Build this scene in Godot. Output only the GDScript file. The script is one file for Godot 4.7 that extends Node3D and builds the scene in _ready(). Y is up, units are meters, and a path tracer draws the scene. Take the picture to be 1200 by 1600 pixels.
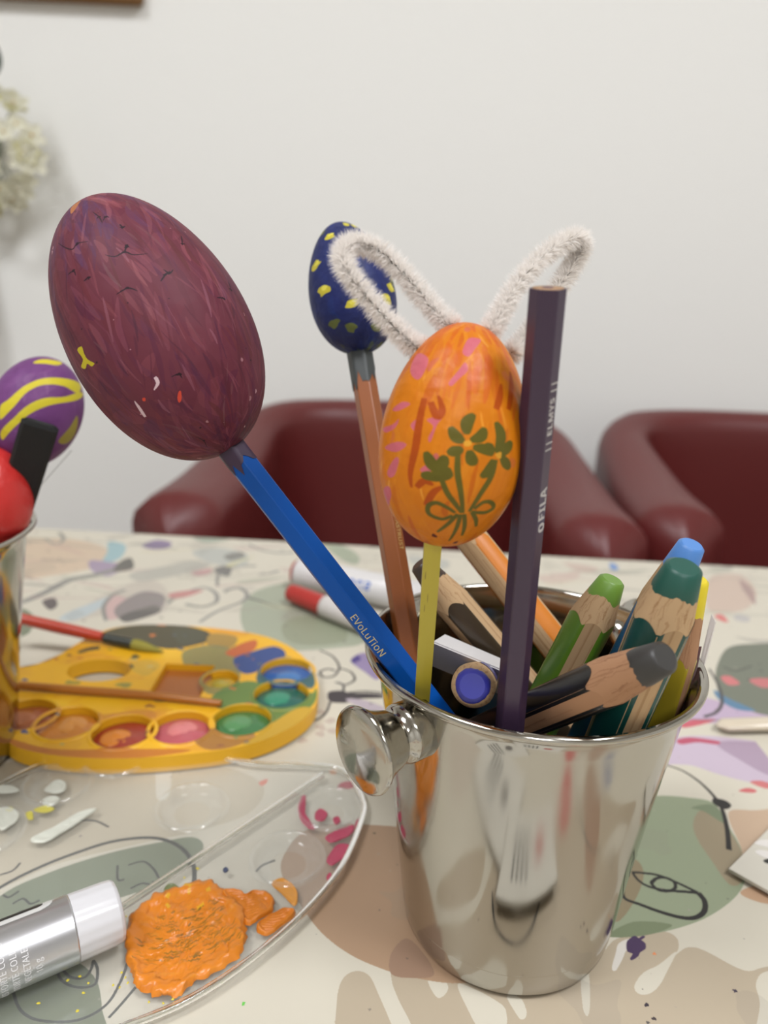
extends Node3D
# A table with a craft session in progress: a steel bucket of pencils and painted eggs on sticks, paint palettes, a glue stick, two tub chairs and a white wall.

const TOP := 0.75          # height of the tablecloth above the floor
var eye := Vector3(0, TOP + 0.18667, 0)
var used := {}
var rng := RandomNumberGenerator.new()


# ---------------------------------------------------------------- helpers: colours and materials
func ob(r: float, g: float, b: float, k := 1.22) -> Color:      # a colour read off the photograph under its light -> base colour
	var c := Color(r / 255.0, g / 255.0, b / 255.0).srgb_to_linear()
	return Color(minf(c.r / k, 0.93), minf(c.g / k, 0.93), minf(c.b / k, 0.93)).linear_to_srgb()


func mat(c: Color, rough := 0.6, metal := 0.0, spec := 0.5) -> StandardMaterial3D:
	var m := StandardMaterial3D.new()
	m.albedo_color = c
	m.roughness = rough
	m.metallic = metal
	m.metallic_specular = spec
	return m


func tex(c: Canvas, rough := 0.6, spec := 0.5) -> StandardMaterial3D:
	var m := mat(Color.WHITE, rough, 0.0, spec)
	m.albedo_texture = ImageTexture.create_from_image(c.im)
	return m


func bumpy(m: StandardMaterial3D, freq: float, scale: float, size := Vector3.ONE, octaves := 3) -> StandardMaterial3D:
	var t := NoiseTexture2D.new()
	t.width = 256
	t.height = 256
	t.seamless = true
	var n := FastNoiseLite.new()
	n.seed = 5
	n.frequency = freq
	n.fractal_octaves = octaves
	t.noise = n
	m.heightmap_enabled = true
	m.heightmap_texture = t
	m.heightmap_scale = scale
	m.uv1_scale = size
	return m


# ---------------------------------------------------------------- helpers: painting flat print and paint into a texture
class Canvas:
	var im: Image
	var org: Vector2
	var per: Vector2          # pixels for each unit
	var strip: Image
	var strip_of := Color(0, 0, 0, 0)

	func _init(w: int, h: int, x0: float, y0: float, x1: float, y1: float, c: Color) -> void:
		im = Image.create(w, h, false, Image.FORMAT_RGBA8)
		im.fill(c)
		org = Vector2(x0, y0)
		per = Vector2(w / (x1 - x0), h / (y1 - y0))
		strip = Image.create(2048, 1, false, Image.FORMAT_RGBA8)

	func area(pts: PackedVector2Array, c: Color) -> void:
		if c != strip_of:
			strip.fill(c)
			strip_of = c
		var p := PackedVector2Array()
		var lo := 1e9
		var hi := -1e9
		for q in pts:
			var r := (q - org) * per
			p.append(r)
			lo = minf(lo, r.y)
			hi = maxf(hi, r.y)
		var w := im.get_width()
		var n := p.size()
		for y in range(maxi(0, int(ceil(lo - 0.5))), mini(im.get_height(), int(ceil(hi - 0.5)))):
			var yc := y + 0.5
			var xs := []
			for i in n:
				var a := p[i]
				var b := p[(i + 1) % n]
				if (a.y <= yc) != (b.y <= yc):
					xs.append([a.x + (yc - a.y) / (b.y - a.y) * (b.x - a.x), 1 if b.y > a.y else -1])
			xs.sort_custom(func(a, b): return a[0] < b[0])
			var wind := 0
			for i in xs.size() - 1:
				wind += xs[i][1]
				if wind != 0:
					var x0 := clampi(roundi(xs[i][0]), 0, w)
					var x1 := clampi(roundi(xs[i + 1][0]), 0, w)
					if x1 > x0:
						if c.a > 0.995:
							im.fill_rect(Rect2i(x0, y, x1 - x0, 1), c)
						else:
							im.blend_rect(strip, Rect2i(0, 0, x1 - x0, 1), Vector2i(x0, y))

	static func smooth(p: PackedVector2Array, closed: bool, k := 6) -> PackedVector2Array:
		var out := PackedVector2Array()
		var n := p.size()
		for i in (n if closed else n - 1):
			var a := p[(i - 1 + n) % n] if closed else p[maxi(i - 1, 0)]
			var b := p[i]
			var c := p[(i + 1) % n]
			var d := p[(i + 2) % n] if closed else p[mini(i + 2, n - 1)]
			for j in k:
				out.append(b.cubic_interpolate(c, a, d, float(j) / k))
		if not closed:
			out.append(p[n - 1])
		return out

	func blob(pts: PackedVector2Array, c: Color) -> void:
		area(smooth(pts, true), c)

	func line(pts: PackedVector2Array, w0: float, w1: float, c: Color, belly := 0.0) -> void:
		var p := smooth(pts, false)
		var left := PackedVector2Array()
		var right := PackedVector2Array()
		for i in p.size():
			var d := (p[mini(i + 1, p.size() - 1)] - p[maxi(i - 1, 0)]).normalized().orthogonal()
			var f := float(i) / (p.size() - 1)
			var w := (lerpf(w0, w1, f) + belly * sin(f * PI)) / 2.0
			left.append(p[i] + d * w)
			right.append(p[i] - d * w)
		right.reverse()
		left.append_array(right)
		area(left, c)

	func dot(at: Vector2, r: float, c: Color, g: RandomNumberGenerator, rag := 0.25, flat := 1.0) -> void:
		var p := PackedVector2Array()
		for i in 9:
			var a := TAU * i / 9.0
			p.append(at + Vector2(cos(a), sin(a) * flat) * r * (1.0 + g.randf_range(-rag, rag)))
		blob(p, c)


func P(a: Array) -> PackedVector2Array:
	var out := PackedVector2Array()
	for i in range(0, a.size(), 2):
		out.append(Vector2(a[i], a[i + 1]))
	return out


# ---------------------------------------------------------------- helpers: meshes
# rows of points, each row running anticlockwise seen from above; caps: 1 bottom, 2 top; sharp: rows where a new smoothing group begins
func skin(rows: Array, closed := true, caps := 0, flat := false, sharp := [], st: SurfaceTool = null, plan := Rect2()) -> SurfaceTool:
	if st == null:
		st = SurfaceTool.new()
		st.begin(Mesh.PRIMITIVE_TRIANGLES)
	var n: int = rows[0].size()
	var group := 1
	for i in rows.size() - 1:
		if i in sharp:
			group += 1
		st.set_smooth_group(-1 if flat else group)
		for j in (n if closed else n - 1):
			var k := (j + 1) % n
			var q := [rows[i][j], rows[i + 1][j], rows[i + 1][k], rows[i][k]]
			var u := float(j) / (n if closed else n - 1)
			var u2 := float(j + 1) / (n if closed else n - 1)
			var v := float(i) / (rows.size() - 1)
			var v2 := float(i + 1) / (rows.size() - 1)
			var t := [Vector2(u, v), Vector2(u, v2), Vector2(u2, v2), Vector2(u2, v)]
			for c in [0, 1, 2, 0, 2, 3]:
				st.set_uv(t[c] if not plan.has_area() else (Vector2(q[c].x, q[c].z) - plan.position) / plan.size)
				st.add_vertex(q[c])
	for e in 2:
		if caps & (1 << e):
			var row = rows[rows.size() - 1] if e else rows[0]
			var mid := Vector3.ZERO
			for p in row:
				mid += p / float(n)
			st.set_smooth_group(-1)
			for j in n:
				var k := (j + 1) % n
				for v in ([mid, row[k], row[j]] if e else [mid, row[j], row[k]]):
					st.set_uv(Vector2(0.5, 0.5) if not plan.has_area() else (Vector2(v.x, v.z) - plan.position) / plan.size)
					st.add_vertex(v)
	return st


func done(st: SurfaceTool) -> ArrayMesh:
	st.generate_normals()
	st.index()
	return st.commit()


func ring(r: float, y: float, n := 32, mid := Vector2.ZERO) -> PackedVector3Array:
	var out := PackedVector3Array()
	for j in n:
		var a := TAU * (float(j) / n - 0.5)
		out.append(Vector3(mid.x + r * sin(a), y, mid.y + r * cos(a)))
	return out


func lathe(prof: Array, n := 48, sharp := [], caps := 0) -> ArrayMesh:
	var rows := []
	for p in prof:
		rows.append(ring(maxf(p[0], 1e-5), p[1], n))
	return done(skin(rows, true, caps, false, sharp))


func tube(path: PackedVector3Array, radii: Array, n := 10, caps := 3) -> SurfaceTool:
	var rows := []
	var side := Vector3.ZERO
	for i in path.size():
		var d := (path[mini(i + 1, path.size() - 1)] - path[maxi(i - 1, 0)]).normalized()
		if side == Vector3.ZERO:
			side = d.cross(Vector3.UP if absf(d.y) < 0.9 else Vector3.RIGHT).normalized()
		side = (side - d * side.dot(d)).normalized()
		var other := side.cross(d)
		var r: float = radii[mini(i, radii.size() - 1)]
		var row := PackedVector3Array()
		for j in n:
			var a := TAU * j / n
			row.append(path[i] + (side * cos(a) + other * sin(a)) * r)
		rows.append(row)
	return skin(rows, true, caps)


func curve3(p: PackedVector3Array, k := 8, closed := false) -> PackedVector3Array:
	var out := PackedVector3Array()
	var n := p.size()
	for i in (n if closed else n - 1):
		var a := p[(i - 1 + n) % n] if closed else p[maxi(i - 1, 0)]
		var d := p[(i + 2) % n] if closed else p[mini(i + 2, n - 1)]
		for j in k:
			out.append(p[i].cubic_interpolate(p[(i + 1) % n], a, d, float(j) / k))
	if not closed:
		out.append(p[n - 1])
	return out


func box(size: Vector3, at := Vector3.ZERO, bevel := 0.0) -> ArrayMesh:
	var b := minf(bevel, minf(size.x, minf(size.y, size.z)) * 0.49)
	var rows := []
	var h := size / 2.0
	for lv in ([[-h.y, b], [-h.y + b, 0.0], [h.y - b, 0.0], [h.y, b]] if b > 0.0 else [[-h.y, 0.0], [h.y, 0.0]]):
		var ix: float = h.x - lv[1]
		var iz: float = h.z - lv[1]
		var row := PackedVector3Array()
		for c in [[-1, 1], [1, 1], [1, -1], [-1, -1]]:
			if b > 0.0:
				var e := [Vector3(c[0] * ix, 0, c[1] * (iz - b)), Vector3(c[0] * (ix - b), 0, c[1] * iz)]
				if c[0] * c[1] > 0:
					e.reverse()
				for v in e:
					row.append(at + v + Vector3(0, lv[0], 0))
			else:
				row.append(at + Vector3(c[0] * ix, lv[0], c[1] * iz))
		rows.append(row)
	return done(skin(rows, true, 3, true))


# a plate of polygon outline (x, z), between two heights, outer edge rounded a little
func plate(outline: PackedVector2Array, y0: float, y1: float, round_ := 0.0) -> ArrayMesh:
	var pts := outline
	if Geometry2D.is_polygon_clockwise(pts):
		pts = pts.duplicate()
		pts.reverse()
	# seen from above with z down the page, "anticlockwise" in (x, z) order is clockwise in (x, -z)
	var flipped := PackedVector2Array()
	for i in pts.size():
		flipped.append(pts[pts.size() - 1 - i])
	pts = flipped
	var st := SurfaceTool.new()
	st.begin(Mesh.PRIMITIVE_TRIANGLES)
	var rows := []
	var inner := pts
	if round_ > 0.0:
		var off := Geometry2D.offset_polygon(pts, -round_)
		if off.size() and off[0].size() == pts.size():
			inner = off[0]
	for lv in [y0, y1]:
		var row := PackedVector3Array()
		for p in pts:
			row.append(Vector3(p.x, lv, p.y))
		rows.append(row)
	skin(rows, true, 0, false, [], st)
	st.set_smooth_group(-1)
	var tri := Geometry2D.triangulate_polygon(pts)
	for i in range(0, tri.size(), 3):
		var a := pts[tri[i]]
		var b := pts[tri[i + 1]]
		var c := pts[tri[i + 2]]
		if (b - a).cross(c - a) < 0:
			var s := b
			b = c
			c = s
		for p in [a, b, c]:
			st.add_vertex(Vector3(p.x, y1, p.y))
		for p in [a, c, b]:
			st.add_vertex(Vector3(p.x, y0, p.y))
	return done(st)


func lettering(text: String, size: float, bold := false) -> ArrayMesh:       # flat letters, size = height of a capital in metres, centred on the origin, facing +z
	var t := TextMesh.new()
	var f := SystemFont.new()
	f.font_names = PackedStringArray(["Droid Sans"])
	f.font_weight = 700 if bold else 400
	t.font = f
	t.text = text
	t.font_size = 64
	t.depth = 0.05
	t.pixel_size = 0.01
	var m := ArrayMesh.new()
	m.add_surface_from_arrays(Mesh.PRIMITIVE_TRIANGLES, t.get_mesh_arrays())
	var k := size / 0.457
	return bend(m, func(v: Vector3) -> Vector3: return Vector3(v.x * k, v.y * k, v.z * 0.0006))


func bend(m: ArrayMesh, f: Callable) -> ArrayMesh:
	var st := SurfaceTool.new()
	st.begin(Mesh.PRIMITIVE_TRIANGLES)
	var a := m.surface_get_arrays(0)
	var ix: PackedInt32Array = a[Mesh.ARRAY_INDEX] if a[Mesh.ARRAY_INDEX] != null else PackedInt32Array(range(a[Mesh.ARRAY_VERTEX].size()))
	st.set_smooth_group(-1)
	for i in ix:
		st.add_vertex(f.call(a[Mesh.ARRAY_VERTEX][i]))
	return done(st)


# ---------------------------------------------------------------- helpers: nodes
func numbered(called: String) -> String:
	used[called] = used.get(called, -1) + 1
	return called if used[called] == 0 else "%s_%03d" % [called, used[called]]


func thing(called: String, label: String, category: String, at := Vector3.ZERO, group := "") -> Node3D:
	var o := Node3D.new()
	o.name = numbered(called)
	add_child(o)
	o.position = at
	o.set_meta("label", label)
	o.set_meta("category", category)
	if group:
		o.set_meta("group", group)
	return o


func part(called: String, m: Mesh, material: Material, parent: Node3D, at := Transform3D.IDENTITY, label := "") -> MeshInstance3D:
	var o := MeshInstance3D.new()
	o.name = called
	o.mesh = m
	o.material_override = material
	o.transform = at
	parent.add_child(o, true)
	if label:
		o.set_meta("label", label)
	return o


func struct(called: String, m: Mesh, material: Material, at := Transform3D.IDENTITY) -> MeshInstance3D:
	var o := part(called, m, material, self, at)
	o.set_meta("kind", "structure")
	return o


func aim(b: Vector3, t: Vector3, roll := 0.0) -> Basis:        # y along b -> t, z towards the middle of the table's front
	var y := (t - b).normalized()
	var v := eye - (b + t) / 2.0
	var z := (v - y * v.dot(y)).normalized()
	return Basis(y.cross(z), y, z) * Basis(Vector3.UP, roll)


func up(v: Vector3) -> Vector3:
	return v + Vector3(0, TOP, 0)


# ---------------------------------------------------------------- the wood of sharpened pencils
var wood: StandardMaterial3D
var dark_wood: StandardMaterial3D

func make_wood(base: Color, lines: Color, s: int) -> StandardMaterial3D:
	var c := Canvas.new(256, 256, 0, 0, 100, 100, base)
	rng.seed = s
	for i in 70:
		var x := rng.randf_range(0, 100)
		var pts := PackedVector2Array()
		var y0 := rng.randf_range(-30, 80)
		for k in 5:
			pts.append(Vector2(x + rng.randf_range(-1.2, 1.2), y0 + k * rng.randf_range(6, 22)))
		var l := lines
		l.a = rng.randf_range(0.08, 0.34)
		c.line(pts, 0.3, rng.randf_range(0.4, 1.3), l, rng.randf_range(0.0, 0.8))
	return tex(c, 0.75, 0.3)


# ---------------------------------------------------------------- a thick colouring pencil, lacquer on every second face, sharpened to a blunt lead
func hex_radius(a: float, r: float, soft := 0.88) -> float:
	var h := r * 0.93 / cos(fposmod(a + PI / 6.0, PI / 3.0) - PI / 6.0)
	return lerpf(r, h, soft)


func thick_pencil(label: String, b: Vector3, t: Vector3, dia: float, lacquer: Color, lead: Color, roll: float, o := {}) -> Node3D:
	b = up(b)
	t = up(t)
	var root := thing("thick_pencil", label, "pencil", b, "thick colouring pencils in the steel bucket")
	root.basis = aim(b, t, roll)
	var length := b.distance_to(t)
	var r := dia / 2.0
	var cone: float = o.get("cone", 0.026)              # length from the lead's end to where the full radius would be
	var end_r: float = o.get("end", 0.0030)
	var tip_len: float = o.get("lead", 0.010)
	var w: StandardMaterial3D = o.get("wood", wood)
	var soft := 0.15 if o.has("round") else 0.5
	var n := 48
	var slope := (r - end_r) / cone
	rng.seed = int(dia * 1e6) + int(roll * 1000.0)
	var lo := PackedVector3Array()
	var shoulder := PackedVector3Array()
	var collar := PackedVector3Array()
	var nose := PackedVector3Array()
	var nose2 := PackedVector3Array()
	for j in n:
		var a := TAU * (float(j) / n - 0.5)
		var d := Vector3(sin(a), 0, cos(a))
		var hr := hex_radius(a, r, soft)
		lo.append(d * hr)
		var ys := length - (hr - end_r) / slope
		shoulder.append(d * hr + Vector3(0, ys, 0))
		var yl := length - tip_len + rng.randf_range(-0.0004, 0.0004) + 0.0007 * sin(a * 3.0 + roll)
		collar.append(d * (end_r + (length - yl) * slope) + Vector3(0, yl, 0))
		nose.append(d * (end_r + 0.0006 * slope) + Vector3(0, length - 0.0006, 0))
		nose2.append(d * (end_r * 0.80) + Vector3(0, length, 0))
	var mid := PackedVector3Array()
	for j in n:
		mid.append(shoulder[j].lerp(collar[j], 0.5))
	part("barrel", done(skin([lo, shoulder], true, 1)), w, root)
	part("wood_cone", done(skin([shoulder, mid, collar])), w, root)
	part("lead", done(skin([collar, nose, nose2], true, 2)), mat(lead, 0.42), root, Transform3D.IDENTITY, o.get("lead_label", ""))
	var paint := mat(lacquer, 0.28)
	for k in 3:                                          # three lacquered faces
		var lo2 := PackedVector3Array()
		var hi2 := PackedVector3Array()
		var wide: float = o.get("stripe", 5.0)
		for i in 11:
			var a := TAU * k / 3.0 + (i / 10.0 - 0.5) * TAU / 48.0 * wide * 2.0
			var d := Vector3(sin(a), 0, cos(a))
			var hr := hex_radius(a, r, soft)
			var lift := 0.00012 if i > 0 and i < 10 else -0.00005
			lo2.append(d * (hr + lift) + Vector3(0, 0.0002, 0))
			hi2.append(d * (hr + lift) + Vector3(0, length - (hr - end_r) / slope - 0.0001, 0))
		part("lacquer_stripe", done(skin([lo2, hi2], false)), paint, root)
	return root


# ---------------------------------------------------------------- a thin hexagonal pencil (the parts go under a thing that is already aimed)
func hex_barrel(parent: Node3D, called: String, length: float, apothem: float, m: Material, y0 := 0.0, n := 6) -> MeshInstance3D:
	var lo := PackedVector3Array()
	var hi := PackedVector3Array()
	var rr := apothem / cos(PI / n)
	# small flats on the six arrises
	for j in n:
		for s in [-1, 1]:
			var a: float = TAU * (j + 0.5) / n + s * 0.055
			var d := Vector3(sin(a), 0, cos(a)) * rr * 0.985
			lo.append(d + Vector3(0, y0, 0))
			hi.append(d + Vector3(0, y0 + length, 0))
	return part(called, done(skin([lo, hi], true, 3, true)), m, parent)


func smear(parent: Node3D, y1: float, deep: float, apothem: float, c: Color, s: int, called := "paint_smear") -> void:
	rng.seed = s
	var lo := PackedVector3Array()
	var hi := PackedVector3Array()
	for j in 24:
		var a := TAU * j / 24.0
		var d := Vector3(sin(a), 0, cos(a))
		var hr := apothem / cos(fposmod(a + PI / 6.0, PI / 3.0) - PI / 6.0) + 0.00015
		hi.append(d * hr + Vector3(0, y1, 0))
		lo.append(d * hr + Vector3(0, y1 - deep * rng.randf_range(0.5, 1.1), 0))
	part(called, done(skin([lo, hi])), mat(c, 0.5), parent)


func facet_text(parent: Node3D, text: String, size: float, y: float, a: float, off: float, apothem: float, up_pencil: bool, m: Material, bold := false) -> void:
	var nrm := Vector3(sin(a), 0, cos(a))
	var tan_ := Vector3(cos(a), 0, -sin(a))
	var x := Vector3.UP if up_pencil else Vector3.DOWN
	var yy := -tan_ if up_pencil else tan_
	part("lettering", lettering(text, size, bold), m, parent, Transform3D(Basis(x, yy, nrm), nrm * (apothem * 1.0155 + 0.00002) + tan_ * off + Vector3(0, y, 0)))


# ---------------------------------------------------------------- eggs
func egg_mesh(length: float, r: float, k: float) -> ArrayMesh:
	var prof := []
	var top := 0.0
	for i in 61:
		var f := PI * i / 60.0
		top = maxf(top, sin(f) * (1.0 + k * cos(f)))
	for i in 61:
		var f := PI * i / 60.0
		prof.append([r * sin(f) * (1.0 + k * cos(f)) / top, length / 2.0 * (1.0 - cos(f))])
	return lathe(prof, 96)


func egg_material(c: Canvas, rough: float, relief := 0.02) -> StandardMaterial3D:
	return bumpy(tex(c, rough, 0.34), 0.05, relief, Vector3.ONE, 4)


# relief alone follows the painted strokes: lumps of foam and brush marks
func _ready() -> void:
	# ------------------------------------------------------------ camera
	var cam := Camera3D.new()
	cam.name = "camera"
	add_child(cam)
	var attr := CameraAttributesPhysical.new()
	attr.frustum_focal_length = 25.4625
	attr.frustum_focus_distance = 0.185
	attr.frustum_near = 0.01
	attr.frustum_far = 60.0
	attr.exposure_aperture = 25.4625 / 2.3
	cam.attributes = attr
	cam.fov = 68.99
	cam.near = 0.01
	cam.position = eye
	cam.basis = Basis(Vector3.RIGHT, -0.28641) * Basis(Vector3.BACK, 0.03752)
	cam.current = true

	# ------------------------------------------------------------ environment, lamps, exposure
	var we := WorldEnvironment.new()
	we.name = "environment"
	var env := Environment.new()
	env.background_mode = Environment.BG_COLOR
	env.background_color = Color.BLACK
	env.tonemap_mode = Environment.TONE_MAPPER_LINEAR
	env.tonemap_exposure = 1.0
	env.sdfgi_enabled = true
	env.ssao_enabled = true
	env.ssil_enabled = true
	we.environment = env
	add_child(we)
	for a in [[-0.95, 0.35, 0.9, "over the left of the table"], [0.80, 0.40, 1.15, "over the right of the table"], [0.0, 2.1, 1.0, "farthest from the white wall with chairs"]]:
		ceiling_panel(Vector3(a[0], 2.685, a[1]), a[2], a[3])

	room()
	table()
	chairs()
	wood = make_wood(ob(206, 172, 132), ob(146, 104, 68), 3)
	dark_wood = make_wood(ob(184, 140, 106), ob(120, 80, 58), 4)
	steel_buckets()
	egg_sticks()
	pencils()
	yellow_palette()
	clear_palette()
	glue_stick()
	markers_and_cards()
	left_bucket_things()
	wall_things()
	out_of_frame()


func ceiling_panel(at: Vector3, k: float, where: String) -> void:
	var t := thing("ceiling_light", "square white ceiling light panel " + where, "ceiling light", at, "ceiling light panels")
	part("frame", box(Vector3(0.62, 0.025, 0.62), Vector3.ZERO, 0.004), mat(Color(0.9, 0.9, 0.9), 0.5), t)
	var glow := mat(Color(1, 1, 1), 0.6)
	glow.emission_enabled = true
	glow.emission = Color(0.975, 0.985, 1.0)
	glow.emission_energy_multiplier = 3.0
	part("diffuser", box(Vector3(0.56, 0.006, 0.56), Vector3(0, -0.014, 0)), glow, t)
	var l := AreaLight3D.new()
	l.name = "lamp_light"
	l.area_size = Vector2(0.56, 0.56)
	l.light_color = Color(0.975, 0.985, 1.0)
	l.light_energy = 2.7 * k
	l.area_range = 12.0
	l.area_attenuation = 2.0
	l.shadow_enabled = true
	l.position = Vector3(0, -0.022, 0)
	l.rotation_degrees.x = -90.0
	t.add_child(l)


func room() -> void:
	var white := mat(ob(224, 223, 219, 0.86), 0.85, 0.0, 0.3)
	bumpy(white, 0.05, 0.02)
	white.uv1_triplanar = true
	white.uv1_scale = Vector3(3, 3, 3)
	struct("wall_back", box(Vector3(5.6, 2.9, 0.1), Vector3(0, 1.4, -1.36)), white)
	struct("wall_front", box(Vector3(5.6, 2.9, 0.1), Vector3(0, 1.4, 3.36)), white)
	struct("wall_left", box(Vector3(0.1, 2.9, 4.8), Vector3(-2.7, 1.4, 1.0)), white)
	struct("wall_right", box(Vector3(0.1, 2.9, 4.8), Vector3(2.7, 1.4, 1.0)), white)
	struct("ceiling", box(Vector3(5.6, 0.1, 4.9), Vector3(0, 2.76, 1.0)), mat(Color(0.88, 0.87, 0.85), 0.9))
	var fl := mat(ob(150, 132, 112), 0.45)
	struct("floor", box(Vector3(5.6, 0.1, 4.9), Vector3(0, -0.05, 1.0)), fl)
	struct("baseboard_back", box(Vector3(5.3, 0.08, 0.015), Vector3(0, 0.04, -1.302), 0.003), mat(Color(0.85, 0.84, 0.82), 0.5))


# ---------------------------------------------------------------- table and printed tablecloth
func print_cloth(c: Canvas) -> void:
	var white := ob(214, 206, 189)
	var beige := ob(188, 172, 149)
	var brown := ob(178, 146, 118)
	var sage := ob(152, 160, 132)
	var ink := ob(40, 38, 36)
	rng.seed = 11
	# broad beige leaf-fingers along the front
	c.blob(P([-149.7, -255.7, -130, -263.4, -93.9, -265.7, -63.8, -261, -43.7, -249.9, -45.6, -232.9, -64.1, -221.6, -84.1, -213.5, -104.4, -204.1, -117.9, -192.8, -136.9, -183.7, -173.8, -229.2]), ob(200, 187, 166))
	c.blob(P([7.1, -165.3, 7, -173.9, 11.6, -179.5, 16.6, -174.3, 21.4, -165.9, 35, -172.9, 53.9, -173.7, 68.8, -176.6, 76.2, -182.4, 89.7, -185.7, 94.4, -184, 93.8, -179.5, 89.6, -175.3, 92.7, -177.6, 96.9, -180.1, 101.4, -179.2, 110.4, -172.7, 118.3, -174.3, 137, -177.3, 128.2, -149.5, 107.4, -112, 55.7, -104.8, 19.1, -109.2, 14.3, -145.1, 8.9, -159.4]), beige)
	c.blob(P([-6.4, -141, -7.9, -156.8, -6.8, -164.7, -3.1, -167.6, 0.8, -166.1, 3.6, -160.2, 7.7, -150.1, 11.6, -138.5, 5.4, -126.4]), beige)
	c.blob(P([76.2, -166, 80.2, -170.5, 85.9, -173.6, 92.6, -178.3, 87.4, -171.3, 83.5, -166.5, 79.9, -163.9, 76.9, -163.6]), white)
	c.blob(P([102.8, -148.5, 109.9, -161.6, 111.9, -168.3, 116.7, -172.5, 124.9, -172.4, 120.1, -156.3]), white)
	c.blob(P([25.8, -164.5, 30.2, -163.3, 36, -159.9, 38.4, -156.8, 36.9, -150.9, 30.9, -151, 27.8, -157.3]), white)
	c.blob(P([39.3, -161.4, 43.1, -160.8, 43.9, -156.3, 42.2, -154.5, 40.7, -156.9]), white)
	c.blob(P([61.9, -169.3, 64.1, -169.4, 62, -159.7, 60.3, -156.2, 59.9, -159.6]), white)
	c.blob(P([19.7, -169.6, 21.5, -168, 23, -163, 19.9, -160.1, 17.3, -165.8]), white)
	# tan shape behind and left of the bucket
	c.blob(P([-25.4, -223, -14.4, -228.3, 4.3, -228.7, 27.5, -226.6, 54.5, -221.5, 50.3, -185.1, 41.9, -168.9, 26.7, -164.9, 14.1, -166, 4.9, -168.4, -5.5, -173.3, -14.6, -180.9, -22.1, -191.2, -27.7, -199.4, -30.4, -209.3]), brown)
	c.blob(P([7.1, -167, 7, -173.9, 11.6, -179.5, 16.6, -174.3, 19.3, -167.5, 14.1, -166]), ob(160, 130, 108))
	# sage shape right of the bucket
	c.blob(P([101.1, -250.5, 112.9, -251.9, 124.1, -251.4, 133, -248.5, 133.2, -235.7, 132.4, -222.4, 128.4, -210.6, 120.8, -201.2, 108.9, -192.7, 96.6, -187.2, 83.5, -183.7, 73.5, -183, 64.3, -185.7, 65.6, -209.8, 82, -240]), sage)
	c.blob(P([119.7, -235, 125.1, -243.2, 132, -245, 132.5, -232.9, 131.7, -220.7, 126.2, -208.5, 120.8, -206.2, 119.3, -217, 118.5, -226.5]), ob(158, 144, 118))
	c.blob(P([90.6, -216.4, 93.5, -213.6, 91.9, -206.8, 85.6, -196.8, 78.1, -188.8, 75.1, -192.4, 82.5, -207.7]), ob(146, 132, 104))
	c.blob(P([123, -245.3, 132.7, -247.3, 132.8, -236.4, 127.1, -243.3]), ob(126, 136, 108))
	c.blob(P([73.5, -183, 83.2, -189, 95, -188.3, 85.6, -184]), ob(124, 134, 104))
	c.blob(P([136.4, -243.1, 147.7, -245.2, 163, -246, 155.4, -226.8, 137.2, -213.4, 129.3, -212.4, 132.7, -224]), ob(200, 172, 146))
	c.blob(P([123.5, -203.5, 130.5, -206.1, 135.9, -201.9, 130, -198.4, 123.8, -200.8]), ob(198, 162, 132))
	# ink: a brow and an eye with a nose line
	c.line(P([122.7, -272.5, 128.7, -268.5, 133.3, -259.9, 135.1, -248.2, 132.5, -235.7, 127.8, -222.8]), 0.7, 1.9, ink)
	c.dot(P([135.7, -247.9])[0], 3.2, ink, rng, 0.3)
	c.line(P([89.3, -210.1, 93, -210, 98.1, -209.1, 103.5, -205.9, 108.6, -202]), 0.9, 1.1, ink)
	c.line(P([89.3, -210.1, 90.2, -206.7, 92.8, -204, 98, -202.6, 103.9, -202.3, 108.6, -202]), 0.8, 1.2, ink)
	c.line(P([94.3, -205.5, 96.5, -207.6, 99.6, -208.3, 102.1, -206.7, 101.7, -203.9, 99, -202.3, 95.5, -202.7, 94.3, -205.5, 95.7, -206.9]), 1.1, 1.1, ink)
	c.line(P([108.6, -202, 109.3, -198.5, 107.4, -194.2, 103.3, -191.5, 98.6, -191.5, 92.8, -193.5, 87.5, -196.1, 83.1, -198.8, 85.2, -205, 89.7, -213.4, 93.4, -219.1]), 1.9, 0.7, ink)
	# left: under the clear palette
	c.blob(P([-119, -172.7, -116.4, -189.7, -105, -200.6, -89.4, -209.9, -73.8, -216, -63.4, -219.1, -58.3, -214.9, -60, -205.8, -73.3, -193.9, -90.6, -185.9, -104.7, -178]), ob(122, 130, 106))
	c.line(P([-121.6, -184.4, -118.1, -193.1, -109.9, -202.1, -100.2, -209.6, -89.3, -215.8, -76.6, -218, -66.7, -214.4, -59.7, -206.3, -57, -196.6]), 1.2, 1.5, ink)
	c.blob(P([-111.1, -158.3, -98.2, -164.5, -85, -167.6, -75.5, -161.8, -70.1, -152.4, -65, -142.1, -74.9, -132.2, -99.1, -131.3]), ob(112, 118, 92))
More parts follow.
